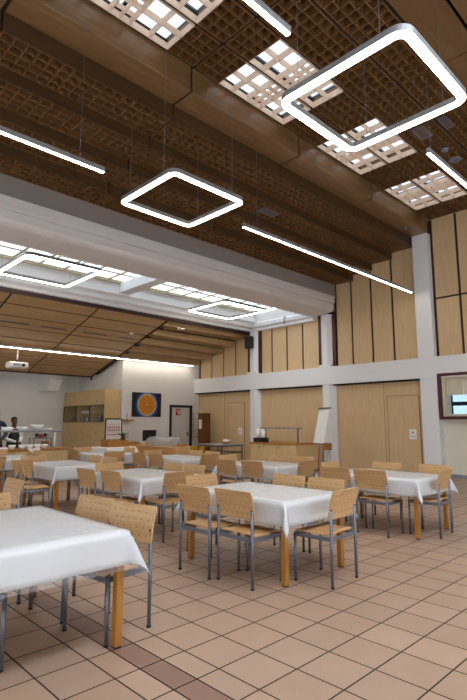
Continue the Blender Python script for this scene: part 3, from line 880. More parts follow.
# A
chair(2.044, 3.405, 100, 'beech chair, right-hand one on far right side of the ' + N1['A'])
chair(2.03, 3.98, 97, 'beech chair, left-hand one on far right side of the ' + N1['A'])
ch(.86, 3.52, '+x', 'cut off, on near left side', 'A')
ch(1.57, 4.78, '-y', 'at far left end', 'A', -3)
# B
ch(3.41, 3.465, '+x', 'right-hand one on near left side', 'B')
ch(3.35, 3.98, '+x', 'left-hand one on near left side', 'B')
ch(4.165, 2.775, '+y', 'at near right end', 'B', 4)
ch(4.83, 3.45, '-x', 'right-hand one on far right side', 'B')
ch(4.82, 3.98, '-x', 'left-hand one on far right side', 'B')
ch(4.10, 4.72, '-y', 'at far left end', 'B')
# C
ch(6.17, 3.64, '+x', 'right-hand one on near left side', 'Cc')
ch(6.12, 4.17, '+x', 'left-hand one on near left side', 'Cc')
ch(6.84, 2.94, '+y', 'at near right end', 'Cc', 5)
ch(7.58, 3.385, '-x', 'right-hand one on far right side', 'Cc')
ch(7.50, 4.14, '-x', 'left-hand one on far right side', 'Cc')
ch(6.98, 4.83, '-y', 'at far left end', 'Cc')
# D
ch(3.58, 5.96, '+x', 'right-hand one on near left side', 'D')
ch(3.50, 6.48, '+x', 'left-hand one on near left side', 'D')
ch(4.15, 5.27, '+y', 'at near right end', 'D')
ch(4.98, 5.97, '-x', 'right-hand one on far right side', 'D')
ch(4.98, 6.49, '-x', 'left-hand one on far right side', 'D')
ch(4.30, 7.22, '-y', 'at far left end', 'D')
# E
ch(6.20, 5.87, '+x', 'right-hand one on near left side', 'E')
ch(6.10, 6.40, '+x', 'left-hand one on near left side', 'E')
ch(6.90, 5.28, '+y', 'at near right end', 'E')
ch(7.66, 5.95, '-x', 'right-hand one on far right side', 'E')
ch(7.68, 6.52, '-x', 'left-hand one on far right side', 'E')
ch(7.04, 7.32, '-y', 'at far left end', 'E')
# F
ch(3.28, 8.19, '+x', 'narrow-looking right-hand one on near left side', 'F', -12)
ch(3.50, 8.82, '+x', 'turned left-hand one on near left side', 'F', 22)
ch(5.02, 8.50, '-x', 'right-hand one on far right side', 'F')
ch(5.02, 9.06, '-x', 'left-hand one on far right side', 'F')
ch(4.12, 9.76, '-y', 'at far left end', 'F')
# G
ch(6.20, 8.62, '+x', 'right-hand one on near left side', 'G')
ch(6.14, 9.14, '+x', 'left-hand one on near left side', 'G')
ch(6.92, 7.78, '+y', 'at near right end', 'G')
ch(7.62, 8.50, '-x', 'right-hand one on far right side', 'G')
ch(7.62, 9.08, '-x', 'left-hand one on far right side', 'G')
ch(6.92, 9.72, '-y', 'at far left end', 'G')
# H
ch(6.02, 9.95, '+y', 'at near right end', 'Hh', -6)
ch(5.84, 11.50, '+x', 'on near left side', 'Hh')
ch(6.47, 12.26, '-y', 'at far left end', 'Hh')
ch(7.28, 11.35, '-x', 'on far right side', 'Hh')
# I
ch(3.42, 9.98, '+y', 'at near right end', 'I')
ch(4.93, 11.55, '-x', 'on far right side', 'I')
ch(4.25, 12.12, '-y', 'at far left end', 'I')
# J
ch(6.95, 13.3, '+x', 'on near left side', 'J')
chair_rear(2.26, 5.92, '-x', 'beech chair alone behind the far end of the nearest table')
chair_rear(8.45, 10.55, '-y', 'beech chair standing alone before the cashier counter')

# ------------------------------------------------------------------ cupboard in the recess
t = thing('tall_cupboard', 'tall beech cupboard with a glazed middle row in the left recess', 'cupboard', (9.45, 16.46, 0))
D, LN, HT = .68, 3.26, 2.73
b = MB().box(0.02, D, 0, .02, 0, HT).box(.02, D, LN - .02, LN, 0, HT).box(D - .02, D, 0, LN, 0, HT).box(.02, D, 0, LN, HT - .02, HT).box(.02, D, 0, LN, 0, .08)
b.box(.02, D, 0, LN, 1.50, 1.52).box(.02, D, 0, LN, 2.16, 2.18).box(.05, D, .02, LN - .02, 1.83, 1.845)
for y in (1.08, 2.17): b.box(.02, D, y - .01, y + .01, .08, HT - .02)
b.build('carcass', M['beech_cab'], t)
MB().box(.0, D, -.015, .0, 0, HT).build('side_panel', M['beech_cab'], t)
dw = LN / 3
for k in range(3):
    a, c = k * dw + .006, (k + 1) * dw - .006
    for z0, z1, hz in ((.08, 1.50, 1.13), (2.17, HT - .01, 2.31)):
        d = MB().box(0, .02, a, c, z0 + .004, z1 - .004, ch=.002).build('door', M['beech_cab'], t)
        yy = a + .54
        MB().box(-.02, -.001, yy - .012, yy + .012, hz - .06, hz + .06, ch=.004).build('handle', M['baseboard'], d)
    d = MB().add([(.009, a, 1.525), (.009, c, 1.525), (.009, c, 2.155), (.009, a, 2.155)], [(0, 1, 2, 3)]).build('glass_door', M['cab_glass'], t)
    m = MB()
    m.box(0, .018, a, a + .02, 1.525, 2.155).box(0, .018, c - .02, c, 1.525, 2.155).box(0, .018, a, c, 1.525, 1.545).box(0, .018, a, c, 2.135, 2.155)
    m.build('glass_frame', M['black'], d)
def bottle(x, y, z, h, r, mat, label, cap='black'):
    o = thing('bottle', label, 'bottle', (x, y, z), 0, 'bottles in the glazed cupboard')
    MB().lathe([(r * .95, 0), (r, .01), (r, h * .6), (r * .4, h * .76), (r * .38, h * .93)], n=12).build('body', M[mat], o)
    MB().lathe([(r * .55, h * .86), (r * .6, h * .9), (r * .55, h)], n=10).build('cap', M[cap], o)
bottle(9.62, 17.12, 1.523, .27, .04, 'bluegrey', 'blue-grey bottle, leftmost on the lower shelf of the glazed cupboard', 'bottle_brown')
bottle(9.62, 16.96, 1.523, .25, .04, 'bottle_dark', 'dark bottle left of the green one in the glazed cupboard')
bottle(9.60, 16.83, 1.523, .30, .05, 'bottle_brown', 'green-capped brown bottle in the glazed cupboard', 'bottle_green')
bottle(9.62, 16.68, 1.523, .26, .04, 'bottle_brown', 'brown bottle right of the green-capped one in the glazed cupboard')
bottle(9.62, 16.56, 1.523, .28, .04, 'bottle_dark', 'dark bottle, rightmost in the glazed cupboard')
cups = [(18.47 - .16 * k, 1.845) for k in range(6)]
pos = ['leftmost', 'second from left', 'third from left', 'fourth from left', 'fifth from left', 'rightmost']
for i, (y, z) in enumerate(cups):
    o = thing('cup', 'white cup, %s on the upper shelf of the glazed cupboard' % pos[i], 'cup', (9.66, y, z + .003), 0, 'cups in the cupboard')
    MB().lathe([(.03, 0), (.05, .02), (.058, .11), (.052, .11), (.045, .02), (.0, .012)], n=14).build('body', M['ceramic'], o)
    MB().path([(0, -.055, .085), (0, -.085, .075), (0, -.085, .045), (0, -.05, .03)], .007).build('handle', M['ceramic'], o)
for i, y in enumerate((18.25, 18.08, 17.92, 17.76, 17.62)):
    o = thing('jar', 'pale jar, %s on the lower shelf of the glazed cupboard' % ['leftmost', 'second from left', 'middle one', 'second from right', 'rightmost'][i], 'jar', (9.66, y, 1.524), 0, 'jars in the cupboard')
    MB().lathe([(.05, 0), (.055, .02), (.055, .15), (.04, .17)], n=14).build('body', M['ceramic' if i % 2 else 'bluegrey'], o)
    MB().lathe([(.045, .168), (.045, .20)], n=12).build('lid', M['chrome'], o)
for i, y in enumerate((19.3, 19.12, 18.94, 18.76)):
    o = thing('drinking_glass', 'clear glass, %s at the left of the glazed cupboard' % ['leftmost', 'second from left', 'second from right', 'rightmost'][i], 'glass', (9.66, y, 1.523), 0, 'glasses in the cupboard')
    MB().lathe([(.03, 0), (.03, .006), (.006, .012), (.006, .08), (.04, .11), (.045, .17)], n=12).build('bowl', M['glass'], o)

# poster board
t = thing('poster_board', 'black framed poster board with rows of small red food pictures', 'sign', (9.05, 15.64, 0))
MB().box(0, .68, 0, .03, .80, .84).box(0, .68, 0, .03, 1.60, 1.645).box(0, .04, 0, .03, .0, 1.645).box(.64, .68, 0, .03, .0, 1.645).build('frame', M['black'], t)
MB().box(.04, .64, .008, .018, .84, 1.60).build('sheet', M['paper'], t)
MB().tube((.1, .03, 1.3), (.1, .42, 0), .012, 6).tube((.58, .03, 1.3), (.58, .42, 0), .012, 6).build('stay', M['black'], t)
m = MB()
for r_, z in enumerate((1.33, 1.23, 1.07)):
    for k in range(6):
        if r_ < 2: m.box(.09 + k * .088, .14 + k * .088, .002, .008, z - .026, z + .03)
    if r_ == 2: m.box(.08, .58, .002, .008, 1.06, 1.09)
m.build('food_picture', plain('picture_red', (150, 40, 40), .6, var=.3, scale=40), t)
m = MB()
for z in (1.545, 1.475, 1.43, 1.40, 1.28, 1.18, 1.14, 1.00, .93):
    x = .08
    while x < .56:
        q = random.uniform(.03, .09); m.box(x, min(x + q, .59), .003, .008, z - .006, z + .006); x += q + .02
m.build('text_line', plain('text_brown', (150, 130, 110), .7), t)
t = thing('wooden_box', 'open wooden box on the white cloth before the poster board', 'box', (8.0, 13.6, .7515))
w_, d_, h_ = .72, .45, .19
MB().box(0, w_, 0, .02, 0, h_).build('front_board', M['beech_leg'], t)
MB().box(0, w_, d_ - .02, d_, 0, h_ + .03).build('back_board', M['beech_leg'], t)
MB().box(0, .02, .02, d_ - .02, 0, h_).build('side_board', M['beech_leg'], t)
MB().box(w_ - .02, w_, .02, d_ - .02, 0, h_).build('side_board', M['beech_leg'], t)
MB().box(.02, w_ - .02, .02, d_ - .02, 0, .02).build('base_board', M['beech_leg'], t)

# ------------------------------------------------------------------ picture of an orange slice
t = thing('picture', 'dark canvas with a glowing orange slice on the white wall', 'picture', (11.27, YF, 2.19))
MB().box(-.68, .68, -.035, 0, -.47, .47, ch=.004).build('canvas', M['black'], t)
def slice_mat():
    m, nt, N, L, b = newmat('orange_slice_print')
    tc = N.new('ShaderNodeTexCoord'); sp = N.new('ShaderNodeSeparateXYZ'); L.new(tc.outputs['Object'], sp.inputs[0])
    def mth(op, a, bb=None):
        n = N.new('ShaderNodeMath'); n.operation = op
        for k, v in enumerate((a, bb)):
            if v is None: continue
            if isinstance(v, (int, float)): n.inputs[k].default_value = v
            else: L.new(v, n.inputs[k])
        return n.outputs[0]
    x, z = sp.outputs['X'], sp.outputs['Z']
    r = mth('SQRT', mth('ADD', mth('MULTIPLY', x, x), mth('MULTIPLY', z, z)))
    cr = N.new('ShaderNodeValToRGB'); L.new(mth('MULTIPLY', r, 1.4), cr.inputs['Fac'])
    E = cr.color_ramp.elements
    E[0].position = 0; E[0].color = rgb(236, 190, 110)
    E[1].position = 1; E[1].color = rgb(6, 6, 12)
    for p, c in ((.045, (240, 200, 130)), (.07, (226, 140, 24)), (.48, (232, 150, 20)), (.54, (240, 176, 60)), (.575, (244, 214, 150)), (.60, (120, 190, 235)), (.66, (30, 100, 200)), (.76, (8, 26, 80)), (.86, (6, 8, 20))):
        e = E.new(p); e.color = rgb(*c)
    a = mth('ARCTAN2', z, x)
    w = mth('ABSOLUTE', mth('SINE', mth('MULTIPLY', a, 5.0)))
    seg = mth('MULTIPLY', mth('LESS_THAN', w, .13), mth('MULTIPLY', mth('LESS_THAN', r, .36), mth('GREATER_THAN', r, .04)))
    mx = N.new('ShaderNodeMix'); mx.data_type = 'RGBA'
    L.new(mth('MULTIPLY', seg, .55), mx.inputs[0]); L.new(cr.outputs['Color'], mx.inputs[6]); mx.inputs[7].default_value = rgb(246, 196, 96)
    no = N.new('ShaderNodeTexNoise'); no.inputs['Scale'].default_value = 26; L.new(tc.outputs['Object'], no.inputs['Vector'])
    m3 = N.new('ShaderNodeMix'); m3.data_type = 'RGBA'; m3.blend_type = 'MULTIPLY'; m3.inputs[0].default_value = .55
    L.new(mx.outputs[2], m3.inputs[6]); L.new(no.outputs['Fac'], m3.inputs[7])
    L.new(m3.outputs[2], b.inputs['Base Color'])
    b.inputs['Roughness'].default_value = .4
    return m
MB().box(-.66, .66, -.037, -.0352, -.45, .45).build('print', slice_mat(), t)
t = thing('wall_shelf', 'tiny wooden wall shelf between the cupboard and the orange picture', 'shelf', (10.38, YF, 1.56))
MB().box(-.2, .2, -.2, 0, 0, .05).build('board', M['beech_leg'], t)
MB().tube((-.05, -.1, .05), (-.05, -.1, .3), .008, 6).tube((-.05, -.1, .05), (-.05, -.1, .07), .04, 10).build('holder', M['black'], t)

# ------------------------------------------------------------------ desk, monitor, plant, cashier counter
t = thing('desk', 'wood-topped desk with a dark front below the orange picture', 'desk', (9.2, 14.85, 0))
MB().box(0, 2.2, 0, .75, .71, .76, ch=.004).build('top', M['beech_counter'], t)
MB().box(.05, 2.15, .06, .08, .02, .70).build('front_panel', M['black'], t)
for x in (.02, 2.15): MB().box(x, x + .03, .05, .7, 0, .71).build('side_panel', M['brown_dark'], t)
t = thing('monitor', 'black monitor seen from behind on the desk', 'monitor', (10.6, 15.2, .76))
MB().box(-.29, .29, -.02, .02, .09, .47, ch=.008).build('screen', M['screen'], t)
MB().box(-.04, .04, .0, .04, .01, .2).build('neck', M['black'], t)
MB().lathe([(.12, 0), (.12, .012), (.03, .02)], n=16).build('foot', M['black'], t)
t = thing('flower_pot', 'dark red flower pot with pale flowers on the desk', 'plant', (9.42, 15.1, .76))
MB().lathe([(.06, 0), (.10, .05), (.11, .16), (.09, .2), (.08, .19)], n=16).build('pot', M['pot'], t)
lf = MB(); pt = MB()
rn = random.Random(3)
for k in range(26):
    a = rn.uniform(0, 6.28); q = rn.uniform(.05, .24); hz = rn.uniform(.26, .44)
    tip = (q * math.cos(a), q * math.sin(a), hz)
    lf.tube((0, 0, .16), tip, .004, 4, r2=.003)
    n = Vector((math.sin(a), -math.cos(a), 0)) * .03
    mid = Vector((0, 0, .16)).lerp(Vector(tip), .6)
    lf.add([(0, 0, .18), tuple(mid + n + Vector((0, 0, .02))), tip, tuple(mid - n + Vector((0, 0, .02)))], [(0, 1, 2, 3)])
    if k % 2: pt.ball(tip, .032, .032, .02, 8)
lf.build('foliage', M['leaf'], t, fix=False); pt.build('flower', M['petal'], t)
t = thing('bowl', 'pale yellow dish on the desk beside the flower pot', 'bowl', (9.85, 15.05, .76))
MB().lathe([(.06, 0), (.14, .09), (.15, .1), (.13, .09), (.05, .015)], n=18).build('dish', plain('pale_yellow', (222, 206, 160), .4), t)
t = thing('phone', 'small black phone on the desk left of the monitor', 'phone', (10.1, 15.3, .76))
MB().box(-.09, .09, -.1, .1, 0, .05, ch=.01).build('base', M['black'], t)
MB().box(-.1, -.04, -.1, .1, .05, .09, ch=.01).build('handset', M['black'], t)

t = thing('cashier_counter', 'low wooden cashier counter with a drawer, before the grey door', 'counter', (9.35, 12.2, 0))
MB().box(0, .75, 0, 1.75, 0, .72, ch=.004).build('body', M['beech_counter'], t)
MB().box(-.03, .78, -.03, 1.78, .72, .76, ch=.004).build('top', M['beech_counter'], t)
d = MB().box(-.02, -.001, .08, .5, .52, .68, ch=.004).build('drawer', M['beech_counter'], t)
MB().box(-.035, -.021, .14, .44, .59, .61).build('handle', M['chrome'], d)
t = thing('wooden_bin', 'upright wooden block standing left of the cashier counter', 'bin', (9.25, 14.22, 0))
MB().box(-.15, .2, -.15, .2, 0, .84, ch=.006).build('body', M['beech_counter'], t)
MB().box(-.155, .205, -.155, .205, .8, .86, ch=.006).build('lid', M['beech_leg'], t)
t = thing('display_case', 'curved clear food display case on the cashier counter', 'display case', (9.5, 12.5, .76))
prof = [(0, 0), (0, .16), (.05, .23), (.14, .27), (.36, .28), (.36, 0)]
m = MB()
n = len(prof)
for (a, b) in zip(prof, prof[1:-1]):
    m.add([(a[0], 0, a[1]), (a[0], 1.3, a[1]), (b[0], 1.3, b[1]), (b[0], 0, b[1])], [(0, 1, 2, 3)])
m.add([(p[0], 0, p[1]) for p in prof], [tuple(range(n))]); m.add([(p[0], 1.3, p[1]) for p in prof], [tuple(range(n))])
m.build('glass', M['acrylic'], t)
MB().box(-.01, .38, -.01, 1.31, 0, .015).box(.34, .37, 0, 1.3, .27, .29).build('rail', M['chrome'], t)
for i, yy in enumerate((.3, .65, 1.0)):
    o = thing('bowl', 'white bowl, %s inside the food display case' % ('right-hand one', 'middle one', 'left-hand one')[i], 'bowl', (9.68, 12.5 + yy, .778), 0, 'bowls in the display case')
    MB().lathe([(.04, 0), (.09, .06), (.08, .06), (.03, .012)], n=14).build('dish', M['ceramic'], o)
t = thing('wooden_tray', 'small wooden tray box at the right end of the cashier counter', 'tray', (9.85, 12.32, .76))
MB().box(-.12, .12, -.06, .12, 0, .06, ch=.004).box(-.1, .1, -.04, .1, .06, .075).build('body', M['beech_leg'], t)

# ------------------------------------------------------------------ metal table, bowl, brown cabinet
t = thing('metal_table', 'grey steel-legged table beside the wood panels', 'table', (11.72, 12.55, 0))
MB().box(0, 1.08, 0, 1.33, .715, .75, ch=.004).build('tabletop', plain('grey_laminate', (150, 154, 158), .4), t)
for x in (.03, 1.01):
    for y in (.03, 1.26): MB().box(x, x + .04, y, y + .04, 0, .715).build('leg', M['steel'], t)
MB().box(.03, 1.05, .04, .06, .44, .48).box(.04, .06, .03, 1.30, .44, .48).box(1.02, 1.04, .03, 1.30, .44, .48).box(.03, 1.05, 1.27, 1.29, .44, .48).box(.03, 1.05, .03, .06, .67, .715).box(.03, .06, .03, 1.30, .67, .715).build('rail', M['steel'], t)
t = thing('bowl', 'wooden bowl of white napkins on the grey metal table', 'bowl', (12.4, 13.05, .752))
MB().lathe([(.10, 0), (.19, .06), (.2, .09), (.18, .09), (.09, .02)], n=20).build('dish', M['beech_counter'], t)
m = MB()
for k in range(6): m.ball((.07 * math.cos(k), .07 * math.sin(k), .10 + .012 * (k % 2)), .075, .075, .04, 10)
m.build('napkin', M['paper'], t)
t = thing('display_cabinet', 'tall narrow dark brown cabinet in the wall corner', 'cabinet', (13.30, 15.32, 0))
MB().box(0, .36, 0, .03, 0, 1.88).box(0, .36, .31, .34, 0, 1.88).box(.33, .36, 0, .34, 0, 1.88).box(0, .36, 0, .34, 1.84, 1.88).box(0, .36, 0, .34, 0, .08).build('carcass', M['brown_dark'], t)
for z in (.6, 1.0, 1.4): MB().box(.02, .34, .03, .31, z, z + .02).build('shelf', M['brown_dark'], t)
MB().box(-.012, -.001, .02, .32, .6, 1.86).build('door', M['brown_dark'], t)
MB().box(-.016, -.0125, .09, .27, 1.25, 1.62).build('notice', M['paper'], t)
t = thing('crate', 'yellow plastic crate at the foot of the brown cabinet', 'crate', (12.92, 15.2, .0))
MB().box(0, .34, 0, .55, 0, .56).build('body', M['yellow'], t)
MB().box(-.01, .35, -.01, .56, .5, .57).build('rim', M['yellow'], t)
MB().box(-.012, -.001, .1, .45, .25, .4).build('print', M['brown_dark'], t)
t = thing('leaflet_rack', 'pale wire leaflet rack on the white wall right of the grey door', 'rack', (13.62, 16.3, .9))
for z in (0, .25, .5, .75): MB().box(-.06, .05, -.09, .095, z, z + .01).build('shelf', M['chrome'], t)
MB().box(-.06, -.045, .085, .1, -.1, 1.0).box(.03, .045, .085, .1, -.1, 1.0).build('upright', M['chrome'], t)

# ------------------------------------------------------------------ drinks counter on the right
t = thing('sideboard', 'beech sideboard with three doors before the wood panel bay', 'sideboard', (11.95, 9.5, 0))
MB().box(0.02, 1.05, 0, 1.93, .06, .82).box(.08, 1.0, .05, 1.88, 0, .06).build('body', M['beech_cab'], t)
MB().box(-.02, 1.07, -.02, 1.95, .82, .87, ch=.005).build('top', M['beech_leg'], t)
for k, (a, b) in enumerate(((.01, .82), (.83, 1.42), (1.43, 1.92))):
    d = MB().box(0, .02, a, b, .08, .81, ch=.002).build('door', M['beech_cab'], t)
    yy = b - .08 if k < 2 else a + .08
    MB().box(-.02, -.001, yy - .015, yy + .015, .68, .77, ch=.003).build('handle', M['chrome'], d)
t = thing('sneeze_guard', 'metal shelf frame with glass on the beech sideboard', 'shelf', (12.47, 9.5, .87))
for y in (.35, 1.72): MB().box(-.02, .02, y - .02, y + .02, 0, .42).build('post', M['steel'], t)
MB().box(-.14, .14, .3, 1.78, .42, .46).build('top_rail', M['chrome'], t)
MB().box(-.16, .16, .15, 1.95, .462, .47).build('glass_shelf', M['glass'], t)
t = thing('drinks_tray', 'black tray of thermos flasks on the left of the sideboard', 'tray', (12.12, 11.1, .87))
MB().box(-.14, .14, -.22, .22, 0, .14, ch=.01).build('tray', M['black'], t)
for i, y in enumerate((.12, -.1)):
    MB().lathe([(.06, .16), (.075, .2), (.075, .36), (.05, .4), (.02, .42)], (0, y, 0), 14).build('flask', M['ceramic'], t)
MB().lathe([(.05, .16), (.05, .30), (.03, .31)], (-.05, -.17, 0), 12).build('cup_stack', M['paper'], t)
# flip chart
t = thing('flip_chart', 'white flip chart board leaning on a grey stand before a column', 'flip chart', (12.62, 9.02, 0), R(-18))
# local x: towards the wall, local y: along it
pb = [(-.12, .88), (.14, 1.93), (.16, 1.93), (-.10, .88)]
MB().prism(pb, -.20, .32, 'y').build('board', M['paper'], t)
MB().box(.10, .19, -.22, .34, 1.91, 1.955, ch=.006).build('clamp_rail', M['steel'], t)
MB().tube((.0, .04, .1), (.06, .04, 1.2), .018, 8).build('pole', M['steel'], t)
for a, (dx, dy) in enumerate(((-.3, -.28), (-.3, .2), (.32, -.06))):
    MB().tube((0, .04, .12), (dx, dy, .03), .015, 8).ball((dx, dy, .03), .03, .03, .03, 8).build('leg', M['steel'], t)
MB().box(-.16, -.05, -.24, .32, .85, .88).build('pen_tray', M['steel'], t)
t = thing('red_stick', 'thin red pole leaning behind the flip chart', 'pole', (13.52, 9.80, 0))
MB().tube((-.12, 0, .015), (.05, 0, .95), .014, 8).build('shaft', M['red'], t)
MB().box(-.2, -.04, -.04, .04, 0, .035).build('foot', M['red'], t)
t = thing('dust_box', 'small brown box on the white column behind the flip chart', 'box', (13.63, 9.55, .62))
MB().box(-.07, .08, -.1, .1, 0, .22, ch=.006).build('body', M['beech_leg'], t)

# ------------------------------------------------------------------ buffet at the left, with its shelf and dishes
t = thing('buffet_counter', 'long beech buffet counter under a metal shelf at the left', 'counter', (1.2, 12.25, 0))
L_ = 4.85
MB().box(0, L_, .03, .85, .06, .81).box(.05, L_ - .05, .08, .8, 0, .06).build('body', M['beech_counter'], t)
MB().box(-.03, L_ + .03, 0, .88, .81, .855, ch=.006).build('worktop', M['beech_leg'], t)
for k in range(6):
    MB().box(.01 + k * L_ / 6, (k + 1) * L_ / 6 - .01, .012, .03, .08, .80, ch=.002).build('front_panel', M['beech_cab'], t)
MB().box(L_, L_ + .02, .05, .84, .07, .80).build('end_panel', M['beech_cab'], t)
t = thing('serving_shelf', 'metal serving shelf on posts above the buffet counter', 'shelf', (1.2, 12.6, .855))
for x in (.3, 2.6, 4.62): MB().box(x - .03, x + .03, -.02, .02, 0, .40).build('post', M['chrome'], t)
MB().box(.1, 4.72, -.2, .22, .40, .45, ch=.006).build('shelf_board', M['lamp_body'], t)
MB().add([(.12, -.205, .30), (4.70, -.205, .30), (4.70, -.205, .44), (.12, -.205, .44)], [(0, 1, 2, 3)]).build('glass_lip', M['cab_glass'], t)
def dish(name, label, x, y, z, prof, mat='ceramic', group=None):
    o = thing(name, label, 'dish', (x, y, z), 0, group)
    MB().lathe(prof, n=20).build('dish_body', M[mat], o)
    MB().lathe([(prof[0][0] * .9, -.0), (prof[0][0] * .9, .004)], n=20).build('foot_ring', M[mat], o)
    return o
bowlp = [(.07, 0), (.08, .02), (.15, .09), (.16, .14), (.15, .14), (.07, .03)]
plates = [(.10, 0)] + [(.13, .008 + .012 * k) for k in range(6)] + [(.12, .08)]
dish('bowl', 'large white bowl on the metal serving shelf', 5.36, 12.62, 1.305, bowlp)
dish('bowl', 'low white bowl on the metal serving shelf left of the large one', 5.02, 12.62, 1.305, [(.07, 0), (.1, .04), (.11, .085), (.1, .085), (.06, .02)])
dish('plate_stack', 'stack of white plates at the right end of the serving shelf', 5.62, 12.62, 1.305, [(.10, 0), (.14, .012), (.14, .035), (.12, .04)])
dish('plate_stack', 'stack of white plates at the left end of the serving shelf', 4.62, 12.62, 1.305, plates)
for i, (x, y) in enumerate(((4.70, 12.45), (4.93, 12.42), (5.12, 12.44), (5.31, 12.42), (5.50, 12.45))):
    dish('bowl', 'white bowl, %s on the buffet worktop' % ['leftmost', 'second from left', 'middle one', 'second from right', 'rightmost'][i], x, y, .855,
         [(.05, 0), (.06, .015), (.085, .06), (.09, .10), (.08, .10), (.05, .02)], group='bowls on the buffet')
t = thing('tray', 'shallow white serving dish at the left of the buffet worktop', 'dish', (4.4, 12.42, .855))
MB().box(-.17, .17, -.1, .1, 0, .05, ch=.012).build('dish_body', M['ceramic'], t)
MB().box(-.14, .14, -.08, .08, .05, .06).build('food', M['orange_red'], t)
# folded napkin hanging over the front edge
nm = MB()
nm.add([(5.0, 12.235, .86), (5.32, 12.235, .86), (5.17, 12.225, .71), (5.0, 12.34, .861), (5.32, 12.34, .861)], [(0, 1, 2), (0, 3, 4, 1)])
nk = nm.build('napkin', M['paper'], fix=False)
md = nk.modifiers.new('thick', 'SOLIDIFY'); md.thickness = .004; md.offset = 1
tag(nk, 'white cloth triangle hanging over the front edge of the buffet', 'cloth')
# drinks trolley at the back wall
t = thing('trolley', 'grey metal trolley by the back wall behind the buffet', 'trolley', (7.85, 18.7, 0))
for x in (0, .66):
    for y in (0, .4): MB().box(x, x + .025, y, y + .025, .06, .93).ball((x + .012, y + .012, .03), .03, .02, .03, 8).build('leg', M['steel'], t)
for z in (.2, .66, .90): MB().box(0, .685, 0, .425, z, z + .02).build('shelf', M['steel'], t)
for i, (x, lab) in enumerate(((.14, 'dark-capped blue flask, left one on the grey trolley'), (.48, 'dark-capped blue flask, right one on the grey trolley'))):
    o = thing('flask', lab, 'flask', (7.85 + x, 18.8, .923), 0, 'flasks on the trolley')
    MB().lathe([(.06, 0), (.065, .01), (.065, .05), (.05, .06)], n=14).build('body', M['bluegrey'], o)
    MB().lathe([(.06, .06), (.07, .10), (.065, .16), (.03, .17)], n=14).build('cap', M['black'], o)
t = thing('tea_tin', 'red tin between the two flasks on the grey trolley', 'tin', (8.16, 18.8, .923))
MB().box(-.07, .07, -.06, .06, 0, .11, ch=.008).build('body', M['red'], t)
MB().box(-.072, .072, -.062, .062, .11, .13, ch=.006).build('lid', M['bottle_dark'], t)
t = thing('bread_box', 'small brown box on the lower shelf of the grey trolley', 'box', (8.36, 18.87, .683))
MB().box(-.12, .12, -.1, .1, 0, .11, ch=.01).build('body', M['beech_leg'], t)

# ------------------------------------------------------------------ people
def skin_mesh(nodes, edges, root, levels=1):
    me = bpy.data.meshes.new('tmp')
    keys = list(nodes)
    me.from_pydata([nodes[k][0] for k in keys], [(keys.index(a), keys.index(b)) for a, b in edges], [])
    o = bpy.data.objects.new('tmp', me); C.objects.link(o)
    md = o.modifiers.new('skin', 'SKIN'); md.use_smooth_shade = True
    for i, k in enumerate(keys):
        r = nodes[k][1]
        r = (r, r) if isinstance(r, (int, float)) else r
        me.skin_vertices[0].data[i].radius = r
        me.skin_vertices[0].data[i].use_root = (k == root)
    sb = o.modifiers.new('sub', 'SUBSURF'); sb.levels = levels; sb.render_levels = levels
    dg = bpy.context.evaluated_depsgraph_get(); dg.update()
    ev = o.evaluated_get(dg)
    m2 = ev.to_mesh()
    vs = [tuple(v.co) for v in m2.vertices]; fs = [tuple(p.vertices) for p in m2.polygons]
    ev.to_mesh_clear()
    bpy.data.objects.remove(o); bpy.data.meshes.remove(me)
    return vs, fs

